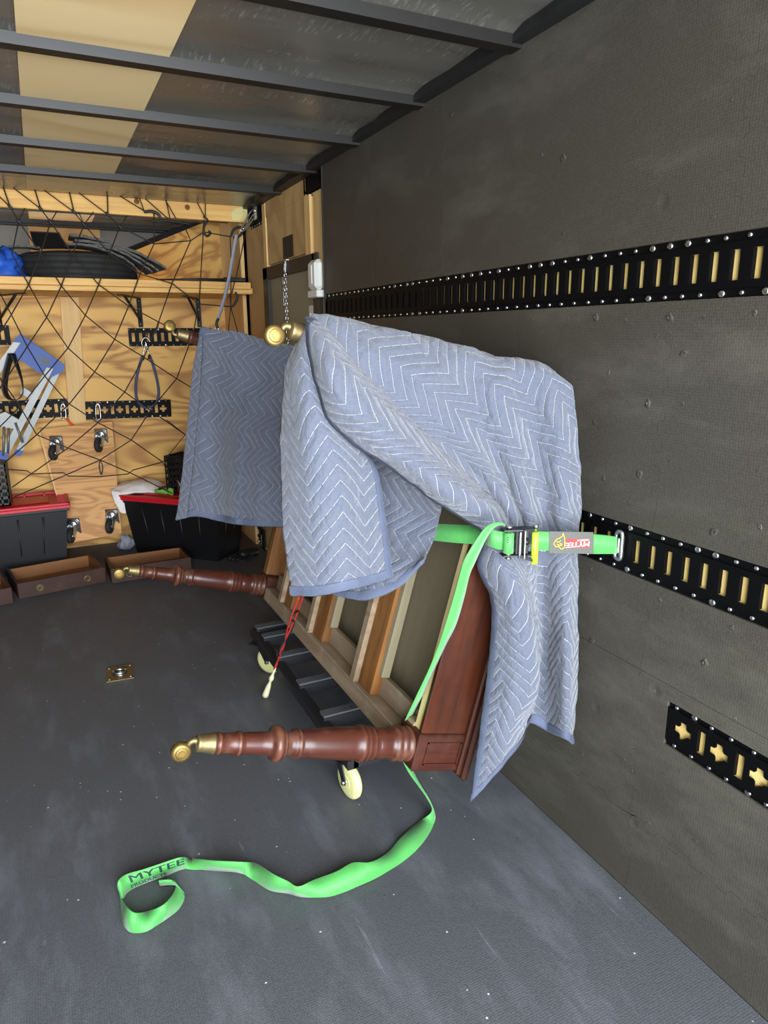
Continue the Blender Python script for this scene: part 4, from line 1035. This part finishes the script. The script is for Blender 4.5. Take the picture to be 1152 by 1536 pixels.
# ---------------------------------------------------------------- things on the shelf
tc = at_y(116, 395, 5.03); TR_ = .355
ty = empty('tyre', (tc.x, 5.03, 1.805), label='black car tyre lying flat on the pine shelf', cat='tyre')
pr = [(.02, .20), (.0, .235), (.012, .30), (.03, .335)]
for z in (.045, .080, .115, .150): pr += [(z-.009, TR_), (z+.012, TR_), (z+.013, TR_-.009), (z+.018, TR_-.009), (z+.019, TR_)]
pr += [(.175, .345), (.190, .31), (.20, .24), (.185, .20)]
b = MB(); b.lathe(pr, seg=64, closed=True); b.build('tread', 'rubber', ty)
b = MB(); b.lathe([(.03, .20), (.03, .185), (.17, .185), (.17, .20)], seg=48, closed=True); b.build('bead', 'black', ty)
def foam_sheet(px, Y0, Y1, th, label):
    P = smooth_path([at_y(p[0], p[1], (Y0+Y1)/2 if False else Y0) for p in px], 5); o = P[0].copy(); r = empty('foam_offcut', tuple(o), label=label, cat='foam mat', group='foam mat offcuts over the tyre')
    b = MB(); n = len(P); vs = []; fs = []
    for i, p in enumerate(P):
        for (dy, dz) in ((0, 0), (Y1-Y0, .01), (Y1-Y0, .01-th), (0, -th)): vs.append(p-o+Vector((0, dy + .012*math.sin(i*1.7), dz)))
    for i in range(n-1):
        for k in range(4): a = i*4+k; c = i*4+(k+1) % 4; fs.append((a, c, c+4, a+4))
    fs += [(0, 3, 2, 1), (n*4-4, n*4-3, n*4-2, n*4-1)]
    b.add(vs, fs); b.build('mat', 'foamoff', r)
foam_sheet([(105, 350), (140, 355), (180, 367), (215, 381), (250, 400)], 4.80, 5.10, .016, 'topmost grey foam sheet bending down over the tyre')
foam_sheet([(112, 358), (150, 363), (185, 373), (215, 389), (238, 404)], 4.78, 5.08, .015, 'second grey foam sheet under the topmost one')
foam_sheet([(132, 365), (165, 370), (190, 380), (215, 396), (229, 406)], 4.76, 5.06, .014, 'third grey foam sheet drooping past the tyre edge')
foam_sheet([(98, 364), (133, 366), (165, 376), (190, 388), (206, 402)], 4.74, 5.04, .013, 'lowest grey foam sheet resting on the tyre tread')
foam_sheet([(12, 368), (35, 367), (60, 370)], 4.85, 5.05, .012, 'short flat grey foam strip left on the tyre')
sl = empty('foam_slab', tuple(at_y(72, 362, 4.92)), label='dark square foam slab standing on top of the tyre', cat='foam mat'); o_ = sl.location.copy()
P = [at_y(45, 348, 4.95), at_y(90, 350, 4.95), at_y(100, 373, 4.88), at_y(52, 374, 4.88)]
b = MB(); vs = [p-o_ for p in P]; vs += [v+Vector((0, .035, .01)) for v in vs]; b.add(vs, [(0, 3, 2, 1), (4, 5, 6, 7), (0, 1, 5, 4), (1, 2, 6, 5), (2, 3, 7, 6), (3, 0, 4, 7)]); b.build('slab', 'blackmetal', sl)
def blob(name, mat, c, r, seed, amp=.3, par=None, nu=28, nv=18, crease=6.0, **kw):
    b = MB(); vs = []; fs = []
    for j in range(nv+1):
        t = math.pi*j/nv
        for i in range(nu):
            f = 2*math.pi*i/nu; d = Vector((math.sin(t)*math.cos(f), math.sin(t)*math.sin(f), math.cos(t)))
            k = 1 + amp*(noise.noise(d*1.6+Vector((seed, 0, 0))) + .5*abs(noise.noise(d*crease+Vector((0, seed, 0)))) - .2)
            p = Vector((d.x*r[0], d.y*r[1], d.z*r[2]))*k; p.z = max(p.z, -r[2]*.75); vs.append(p)
    for j in range(nv):
        for i in range(nu): fs.append((j*nu+i, (j+1)*nu+i, (j+1)*nu+(i+1) % nu, j*nu+(i+1) % nu))
    b.add(vs, fs, True); o = b.build(name, mat, par, **kw); o.location = c; return o
p = at_y(8, 392, 4.82); blob('tarpaulin', 'tarp', (p.x-.03, 4.83, 1.885), (.15, .13, .10), 3.1, .75, crease=3.2, label='crumpled blue tarpaulin at the left end of the shelf', cat='tarpaulin')
pb = empty('pry_bar', tuple(at_y(300, 418, 4.66)), label='long thin black bar lying on the right end of the shelf', cat='tool'); o_ = pb.location.copy(); o_.z = 1.850; pb.location = o_
b = MB(); b.tube([(at_y(235, 420, 4.66).x-o_.x, 0, -.008), (0, 0, 0), (at_y(372, 420, 4.66).x-o_.x-.03, 0, .0)], [.004, .008, .012], 8); b.build('shaft', 'black', pb)
b = MB(); b.box((at_y(335, 418, 4.66).x-o_.x, -.012, -.010), (at_y(368, 418, 4.66).x-o_.x, .012, .016), bev=.004); b.build('grip', 'blackmetal', pb)

# ---------------------------------------------------------------- step ladder hung on the left
YL = 4.98
LD = empty('step_ladder', tuple(at_y(45, 600, YL)), label='tilted aluminium step ladder with bright blue top cap', cat='ladder'); LO = LD.location.copy()
def plank(name, mat, px, Y0, dep, par=LD, org=LO):
    P = [at_y(p[0], p[1], Y0)-org for p in px]; b = MB(); vs = P + [v+Vector((0, dep, 0)) for v in P]; n = len(P)
    b.add(vs, [tuple(reversed(range(n))), tuple(range(n, 2*n))] + [(i, (i+1) % n, (i+1) % n+n, i+n) for i in range(n)]); return b.build(name, mat, par)
cap = plank('top_cap', 'blue', [(20, 512), (30, 500), (97, 547), (95, 557), (72, 568), (22, 535)], YL, .11)
plank('cap_tray', 'blackmetal', [(54, 535), (66, 536), (76, 543), (68, 549)], YL-.002, .004, cap); plank('cap_ridge', 'blue', [(29, 501), (97, 547), (95, 551), (26, 508)], YL-.012, .013, cap)
plank('rail', 'alu', [(20, 513), (31, 514), (-20, 590), (-34, 588)], YL-.02, .03); plank('rail', 'alu', [(70, 551), (80, 553), (14, 680), (2, 678)], YL-.02, .03); plank('rail', 'alu', [(83, 554), (91, 556), (34, 677), (24, 675)], YL+.05, .03)
plank('step', 'alu', [(-20, 628), (8, 618), (36, 634), (30, 644), (-10, 640)], YL-.015, .06); plank('step', 'alu', [(34, 505+75), (52, 592), (48, 600), (30, 590)], YL, .06)
for x0, y0, x1, y1 in ((6, 640, 5, 684), (13, 642, 12, 680), (23, 634, 34, 664)): tubes('brace', 'alu', LD, [(x0, y0), (x1, y1)], .008, YL-.022, LO, 1)
plank('foot', 'blue', [(0, 677), (14, 680), (10, 690), (-4, 688)], YL-.026, .045); plank('foot', 'blue', [(24, 674), (35, 677), (30, 685), (20, 681)], YL+.045, .04)
hs = empty('hanging_strap', tuple(at_y(20, 560, 4.93)), label='black webbing strap looped over the step ladder rail', cat='strap'); o_ = hs.location.copy()
P = smooth_path([at_y(p[0], p[1], 4.93)-o_ for p in ((17, 530), (9, 560), (7, 585), (14, 598), (26, 599), (34, 590), (33, 572), (27, 552), (19, 531))], 5)
b = MB(); b.strip(P, [Vector((.035*abs(math.cos(i*.06)), .045, .0)) for i in range(len(P))], .004); b.build('webbing', 'black', hs)

# ---------------------------------------------------------------- plywood dolly leaning on the back wall
TLp, TRp, BLp, BRp = at_y(57, 645, 5.33), at_y(168, 633, 5.33), at_y(104, 815, 5.10), at_y(182, 800, 5.10)
for q in (BLp, BRp): q.z = max(q.z, .012)
WD = empty('plywood_dolly', tuple((BLp+BRp)/2), label='plywood furniture dolly with four casters leaning against the back wall', cat='dolly'); WO = WD.location.copy()
def bl(u, v, h=0.0):
    p = (TLp*(1-u)+TRp*u)*v + (BLp*(1-u)+BRp*u)*(1-v); ex = (TRp-TLp).normalized(); ez = ((TLp+TRp)-(BLp+BRp)).normalized(); n = ex.cross(ez)
    if n.y > 0: n = -n
    return p + n*h - WO
def bpl(name, mat, u0, u1, v0, v1, h0, h1):
    P = [bl(u, v, h) for h in (h0, h1) for u, v in ((u0, v0), (u1, v0), (u1, v1), (u0, v1))]
    b = MB(); b.add(P, [(0, 3, 2, 1), (4, 5, 6, 7), (0, 1, 5, 4), (1, 2, 6, 5), (2, 3, 7, 6), (3, 0, 4, 7)]); return b.build(name, mat, WD)
bpl('deck', 'ply_dolly', 0, 1, 0, 1, 0, .018); bpl('cleat', 'ply_dolly', .02, .17, .01, .97, .018, .022); bpl('cleat', 'ply_dolly', .80, .97, .01, .99, .018, .022)
bpl('edge_strip', 'ply_edge', 0, .02, 0, 1, -.001, .019)
for u, v in ((.20, .86), (.83, .88), (.16, .14), (.86, .16)):
    r = empty('caster', tuple(bl(u, v, .022)), (R(8), 0, R(-24)), parent=WD); r.scale = (1.25, 1.25, 1.25)
    b = MB(); b.box((-.035, -.004, -.045), (.035, .0, .045), bev=.002); b.build('plate', 'zinc', r)
    b = MB(); b.lathe([(0, .03), (.012, .032), (.022, .022), (.022, 0)], axis=(0, -1, 0), origin=(0, -.004, .01), seg=20); b.build('swivel', 'zinc', r)
    b = MB()
    for s in (-1, 1): b.prism([(-.022, .02), (-.022, -.02), (-.062, -.045), (-.074, -.030), (-.05, .015)], (1, 0, 0), .003, origin=(s*.018, 0, 0), ax=(0, 1, 0), ay=(0, 0, 1))
    b.build('fork', 'zinc', r)
    b = MB(); b.lathe([(-.013, .012), (-.013, .034), (-.008, .040), (.008, .040), (.013, .034), (.013, .012)], axis=(1, 0, 0), origin=(.0, -.064, -.034), seg=24); b.build('wheel', 'rubber', r)
    b = MB(); b.lathe([(-.022, .009), (.022, .009)], axis=(1, 0, 0), origin=(.0, -.064, -.034), seg=12); b.build('axle', 'screw', r)

# ---------------------------------------------------------------- totes, crates, cloths
def tote(A, ang, w, d, h, label):
    r = empty('storage_tote', (A[0], A[1], 0), (0, 0, ang), label=label, cat='storage bin')
    t = .045; b = MB()
    lo = [(t, t), (w-t, t), (w-t, d-t), (t, d-t)]; hi = [(0, 0), (w, 0), (w, d), (0, d)]
    vs = [(x, y, .001) for x, y in lo] + [(x, y, h) for x, y in hi]
    b.add(vs, [(0, 3, 2, 1), (4, 5, 6, 7)] + [(i, (i+1) % 4, (i+1) % 4+4, i+4) for i in range(4)]); body = b.build('body', 'bin', r)
    for k in range(1, 5):
        x = w*k/5; b = MB(); xl = t+(w-2*t)*k/5
        b.tube([(xl, t+.004, .03), (x, .006, h-.06)], .006, 6); b.build('rib', 'bin', body)
    for k in range(1, 3):
        y = d*k/3; yl = t+(d-2*t)*k/3; b = MB(); b.tube([(w-t-.004, yl, .03), (w-.006, y, h-.06)], .006, 6); b.build('rib', 'bin', body)
    b = MB(); b.box((-.012, -.012, h-.03), (w+.012, d+.012, h-.001), bev=.004); b.build('rim', 'bin', body)
    L = empty('lid', (0, 0, h), parent=r)
    b = MB(); b.box((-.02, -.02, -.012), (w+.02, d+.02, .010), bev=.004); b.build('lid_panel', 'red', L)
    b = MB()
    for (x0, y0, x1, y1) in ((-.02, -.02, w+.02, .005), (-.02, d-.005, w+.02, d+.02), (-.02, -.02, .005, d+.02), (w-.005, -.02, w+.02, d+.02)): b.box((x0, y0, .01), (x1, y1, .026), bev=.003)
    for k in range(1, 6): b.box((w*k/6-.006, d-.06, .01), (w*k/6+.006, d, .024)); b.box((w-.05, d*k/6-.006, .01), (w, d*k/6+.006, .024))
    b.build('lid_rim', 'red', L)
    b = MB(); b.box((.10, .10, .01), (w-.10, d-.10, .018), bev=.004); b.build('lid_plateau', 'red', L)
    return r
zl = at_y(100, 757, 4.93).z
A = at_y(103, 800, 4.93)
tote((A.x-.73, 4.88), R(1.0), .74, .40, zl, 'black tote with red lid on the left below the ladder')
C0 = at_z(324, 838); C1 = at_z(200, 824); zr = at_y(182, 750, C1.y).z
w_ = (C0-C1).length+.03; ang = math.atan2(C0.y-C1.y, C0.x-C1.x)
off = Vector((math.cos(ang), math.sin(ang), 0)); nrm = Vector((-off.y, off.x, 0))
A = C1 - off*.05 - nrm*.045 + Vector((.02, -.09, 0))
tote((A.x, A.y), ang, w_+.04, .36, .405, 'black tote with red lid under the hanging blanket')
def crate(c, s, h, label, ang=0.0):
    r = empty('plastic_crate', c, (0, 0, ang), label=label, cat='crate')
    b = MB()
    for (x0, y0, x1, y1) in ((-s, -s, s, -s+.008), (-s, s-.008, s, s), (-s, -s, -s+.008, s), (s-.008, -s, s, s)):
        for k in range(6): b.box((x0, y0, h*k/6), (x1, y1, h*k/6+h*.07))
        b.box((x0, y0, h*.93), (x1, y1, h))
    b.build('rails', 'black', r)
    b = MB()
    for k in range(8):
        u = -s + 2*s*k/7
        for (x, y) in ((u, -s+.004), (u, s-.004), (-s+.004, u), (s-.004, u)): b.box((max(-s, x-.005), max(-s, y-.005), .0), (min(s, x+.005), min(s, y+.005), h))
    b.build('uprights', 'black', r)
    b = MB(); b.box((-s, -s, 0), (s, s, .008)); b.build('base', 'black', r); return r
p = at_y(17, 750, 4.98); crate((p.x-.155, 5.09, zl+.027), .15, .27, 'black lattice crate standing on the left red lid')
tp = at_y(272, 735, 4.86); crate((tp.x+.07, 5.0, .432), .105, .26, 'black lattice crate with tools on the right tote', ang)
p = tp
tl = empty('tool_bundle', (tp.x-.01, 4.83, .435), label='small heap of hand tools in front of the right crate', cat='tools')
for k in range(9):
    a = random.uniform(-.7, .7); l = random.uniform(.06, .14); x = random.uniform(-.03, .05)
    b = MB(); b.tube([(x, random.uniform(-.02, .03), .006), (x+l*math.sin(a), 0, .02+l*abs(math.cos(a))*.8)], random.uniform(.004, .008), 6); b.build('tool_handle', random.choice(('steel', 'redcord', 'black', 'rubber')), tl)
tw = empty('white_towel', tuple(at_y(205, 735, 5.15)), label='folded white towel lying over the back of the right tote', cat='towel'); o_ = tw.location.copy()
ctrl = [[(173, 735, 5.30), (190, 727, 5.30), (212, 723, 5.32), (235, 724, 5.32), (252, 734, 5.30)], [(168, 733, 5.24), (190, 725, 5.22), (212, 721, 5.24), (235, 722, 5.24), (254, 735, 5.22)], [(167, 738, 5.14), (190, 731, 5.12), (212, 728, 5.12), (236, 730, 5.12), (255, 740, 5.1)], [(171, 746, 5.08), (190, 741, 5.06), (212, 738, 5.06), (236, 740, 5.06), (254, 745, 5.04)]]
def cloth(ctrl, par, org, mat, nu=30, nv=24, amp=.008, th=.012):
    G = loft([[at_y(*p) for p in r] for r in ctrl], nu, nv); N = normals(G); b = MB(); vs = []; fs = []; K = nu*nv
    for s in (.5, -.5):
        for v in range(nv):
            for u in range(nu): vs.append(G[v][u] + N[v][u]*(amp*noise.noise(G[v][u]*22) + s*th) - org)
    for v in range(nv-1):
        for u in range(nu-1): a = v*nu+u; fs += [(a, a+1, a+nu+1, a+nu), (K+a, K+a+nu, K+a+nu+1, K+a+1)]
    rim = [u for u in range(nu)] + [v*nu+nu-1 for v in range(1, nv)] + [(nv-1)*nu+u for u in range(nu-2, -1, -1)] + [v*nu for v in range(nv-2, 0, -1)]
    for i in range(len(rim)): a, c = rim[i], rim[(i+1) % len(rim)]; fs.append((a, K+a, K+c, c))
    b.add(vs, fs, True); return b.build('fold', mat, par)
cloth(ctrl, tw, o_, 'towel', th=.02)
cloth([[(167, 736, 5.10), (175, 737, 5.08), (184, 740, 5.07)], [(171, 750, 5.06), (178, 752, 5.05), (186, 753, 5.05)], [(177, 762, 5.05), (183, 764, 5.05), (188, 764, 5.05)], [(180, 768, 5.05), (185, 770, 5.05), (189, 769, 5.05)]], tw, o_, 'towel', 12, 16, th=.014)
p = at_z(188, 817); blob('grey_rag', 'greyrag', (p.x, min(p.y, 5.18), .045), (.055, .05, .058), 8.2, .5, crease=5, label='balled grey rag on the floor beside the right tote', cat='cloth')
gv = empty('green_glove', tuple(at_y(240, 738, 4.98)), label='small green work glove on the right tote lid', cat='glove'); o_ = gv.location.copy()
b = MB(); b.tube([at_y(*q)-o_ for q in ((232, 737, 4.98), (242, 736, 4.97), (252, 739, 4.95))], [.012, .02, .016], 8); b.build('palm', 'green', gv)
for k in range(4):
    b = MB(); b.tube([at_y(250, 737+k*.8, 4.95)-o_, at_y(256, 733+k*2.5, 4.93)-o_, at_y(260, 735+k*3, 4.92)-o_], [.009, .008, .006], 7); b.build('finger', 'green', gv)
b = MB(); b.tube([at_y(238, 735, 4.97)-o_, at_y(244, 731, 4.95)-o_, at_y(249, 730, 4.94)-o_], [.010, .008, .006], 7); b.build('thumb', 'black', gv)

# ---------------------------------------------------------------- three empty drawers on the floor
def drawer(A, Bp, depth, h, label, knobs=(.24, .78)):
    A = A.copy(); Bp = Bp.copy(); e = (Bp-A); w = e.length; ang = math.atan2(e.y, e.x)
    r = empty('drawer', (A.x, A.y, .001), (0, 0, ang), label=label, cat='drawer', group='table drawers on the floor')
    t = .014
    b = MB(); b.box((0, 0, 0), (w, .02, h), bev=.003); f = b.build('front', 'drawerout', r)
    for x0 in (0.0, w-t): b = MB(); b.box((x0, .02, 0), (x0+t, depth, h-.006)); b.build('side', 'drawerout', r); b = MB(); xx = x0+t if x0 == 0 else x0-.002; b.box((xx, .022, .012), (xx+.002, depth-t, h-.008)); b.build('side_lining', 'drawerin', r)
    b = MB(); b.box((t, depth-t, 0), (w-t, depth, h-.012)); b.build('back', 'drawerin', r)
    b = MB(); b.box((t, .02, .006), (w-t, depth-t, .012)); b.build('bottom', 'drawerin', r)
    b = MB(); b.box((t, .020, .012), (w-t, .023, h-.004)); b.build('front_lining', 'drawerin', r)
    for k in knobs:
        b = MB(); b.lathe([(0, .021), (.003, .0205), (.0045, .017), (.003, .0135), (-.004, .012), (-.004, .0)], axis=(0, -1, 0), origin=(w*k, 0, h*.48), seg=20); b.build('rosette', 'brassdull', f)
    return r
a, c = at_z(28.6, 899.6), at_z(160, 873); drawer(a, c, .37, .098, 'middle empty mahogany drawer with two brass rosettes')
a, c = at_z(168, 876), at_z(288, 857); drawer(a, c, .30, .098, 'right empty drawer behind the far table leg caster', (.22,))
c = at_z(21, 905); a = c + Vector((-.50, -.09, 0)); drawer(a, c, .37, .098, 'left empty drawer cut off by the picture edge')

# ---------------------------------------------------------------- small floor things
pc = [at_z(156.4, 1003.7), at_z(196.2, 998), at_z(203.8, 1015.8), at_z(162.8, 1023.7)]; cen = sum(pc, Vector())/4
fr = empty('floor_tie_down', tuple(cen), label='square metal tie down ring recessed in the rubber floor', cat='tie-down')
e = ((pc[1]-pc[0])+(pc[2]-pc[3])).normalized(); fr.rotation_euler = (0, 0, math.atan2(e.y, e.x)); hw_ = (pc[1]-pc[0]).length/2; hd_ = (pc[3]-pc[0]).length/2
b = MB(); b.prism([(-hw_, -hd_), (hw_, -hd_), (hw_, hd_), (-hw_, hd_)], (0, 0, 1), .005, holes=[[(.55*hw_*math.cos(k*math.pi/8), .55*hd_*math.sin(k*math.pi/8)) for k in range(16)]], ax=(1, 0, 0), ay=(0, 1, 0)); b.build('plate', 'brassdull', fr)
b = MB(); b.lathe([(.0, hw_*.56), (.003, hw_*.3), (.003, 0)], seg=20, origin=(0, 0, .0008)); b.build('pan', 'zinc', fr)
b = MB(); b.tube([(-.028, .022, .010), (.028, .022, .010)], .006, 8); b.build('hinge_bar', 'steel', fr)
b = MB(); b.tube(smooth_path([(-.026, .02, .010), (-.026, -.012, .011), (0, -.024, .011), (.026, -.012, .011), (.026, .02, .010)], 5), .005, 8); b.build('ring', 'steel', fr)
for sx in (-1, 1):
    for sy in (-1, 1): b = MB(); b.lathe([(0, .007), (.003, .005), (.003, 0)], seg=10, origin=(sx*hw_*.78, sy*hd_*.78, .005)); b.build('bolt', 'screw', fr)
g0 = at_z(368, 836); gl = empty('work_glove', tuple(g0), (0, 0, R(20)), label='black work glove lying on the floor beyond the drawers', cat='glove')
b = MB(); b.tube([(.10, 0, .02), (.05, 0, .024), (-.02, 0, .022), (-.05, 0, .018)], [.028, .036, .040, .034], 10); b.build('palm', 'black', gl)
for k, (y, l) in enumerate(((-.036, .065), (-.012, .08), (.012, .085), (.034, .07))):
    b = MB(); b.tube(smooth_path([(-.04, y, .018), (-.04-l*.5, y*1.15, .024), (-.04-l, y*1.3, .010)], 4), [.013]*4+[.012]*4+[.009], 8); b.build('finger', 'black', gl)
b = MB(); b.tube(smooth_path([(.02, -.03, .02), (-.01, -.065, .018), (-.04, -.078, .010)], 4), .012, 8); b.build('thumb', 'black', gl)
# latch by the side wall
la = empty('wall_latch', tuple(at_x(396, 812, XP-.004)), label='chrome latch low on the side wall behind the table', cat='latch')
b = MB(); b.box((-.012, -.05, -.075), (0, .05, .10), bev=.004); b.build('backplate', 'black', la)
b = MB(); b.box((-.018, -.016, -.06), (-.012, .022, .055), bev=.003); b.build('latch_plate', 'steel', la)
b = MB(); b.tube([Vector(v) for v in oval((-.02, .06, .06), .028, .036, (0, 1, 0), (0, 0, 1), 16)], .008, 8, True); b.build('pull_ring', 'black', la)
b = MB(); b.lathe([(0, .010), (.02, .010), (.024, .006), (.024, 0)], axis=(-1, 0, 0), origin=(-.016, .02, .0), seg=12); b.build('latch_knob', 'steel', la)
# red bungee with a hook and frayed end hanging from the table edge
T1 = at_x(452, 893, .775); T2 = at_z(404, 1000, .13); T3 = at_z(398, 1043, .012)
T2 = T1.lerp(T3, .70); bc = empty('bungee_cord', tuple(T1), label='doubled red bungee cord with frayed cream end below the blanket', cat='bungee cord'); o_ = T1.copy()
side = Vector((.012, .010, 0))
for s in (-1, 1):
    P = smooth_path([T1+side*s*1.2-o_, T1.lerp(T2, .35)+side*s*1.3-o_, T1.lerp(T2, .7)-side*s*.5-o_, T2+side*s*.5-o_], 6); b = MB(); b.tube(P, .0034, 7); b.build('cord', 'redcord', bc)
P = smooth_path([T1.lerp(T2, q)+side*k-o_ for q, k in ((.30, -.8), (.36, 1.2), (.46, 1.6), (.58, 0), (.70, -1.6), (.80, -.6), (.74, .5))], 5); b = MB(); b.tube(P, .004, 7); b.build('wire_hook', 'blackmetal', bc)
P = smooth_path([T2-o_, T2.lerp(T3, .3)-o_, T2.lerp(T3, .55)-o_, T3-o_], 5); b = MB(); n = len(P); b.tube(P, [.005, .005, .005, .005, .006, .009, .011, .010, .007, .006, .007, .010, .012, .013, .014, .015][:n], 9); b.build('frayed_end', 'tassel', bc)
b = MB(); k = T1.lerp(T2, .22)-o_; b.tube([k-side*1.5, k+side*1.5], .005, 6); b.build('clip', 'black', bc)
# blue cord loop and snap hooks hanging from the back wall tracks
cl = empty('cord_loop', tuple(at_y(219, 514, 5.36)), label='blue cord loop on a key ring hanging from the upper track', cat='cord'); o_ = cl.location.copy()
tubes('loop', 'bluecord', cl, [(214, 534), (207, 556), (203.6, 578), (205, 598), (213, 609), (223, 611), (234, 605), (238, 589), (235, 568), (229, 546), (224, 533)], .009, 5.355, o_, 5, 8)
tubes('ring', 'steel', cl, [(212.5, 514), (216, 507), (222, 508), (225, 514), (221, 521), (215, 520)], .0035, 5.35, o_, 4, 6, True); tubes('wire', 'steel', cl, [(214, 534), (217, 521), (220, 514)], .003, 5.35, o_); tubes('wire', 'steel', cl, [(224, 533), (220, 520), (218, 512)], .003, 5.35, o_)
for p_ in ((214.5, 534), (224.5, 533)):
    tubes('ferrule', 'black', cl, [p_, (p_[0]-.6, p_[1]+6)], .011, 5.355, o_, 1)
tubes('track_clip', 'brassdull', cl, [(220, 498), (219, 507)], .010, 5.375, o_, 1)
def snap(px, py, label, cord=None):
    r = empty('snap_hook', tuple(at_y(px, py, 5.37)), label=label, cat='snap hook', group='snap hooks on the back wall tracks'); o_ = r.location.copy()
    tubes('link', 'steel', r, [(px-3, py), (px+2, py), (px+4, py+18), (px+1, py+21), (px-3, py+18)], .004, 5.365, o_, 3, 6, True); tubes('track_clip', 'zinc', r, [(px, py-6), (px, py+3)], .012, 5.375, o_, 1)
    if cord: tubes('cord', 'orangecord', r, cord, .009, 5.35, o_)
snap(147, 608, 'steel snap hook on the track right of the stud'); snap(95, 608, 'steel snap hook with orange cord left of the stud', [(99, 627), (104, 633), (108, 638), (114, 641), (115, 646)])
# outdoor ground behind the open doors, sunlit
b = MB(); b.box((-14, -16, -.75), (14, -.9, -.65)); b.build('ground', 'asphalt', kind='structure')
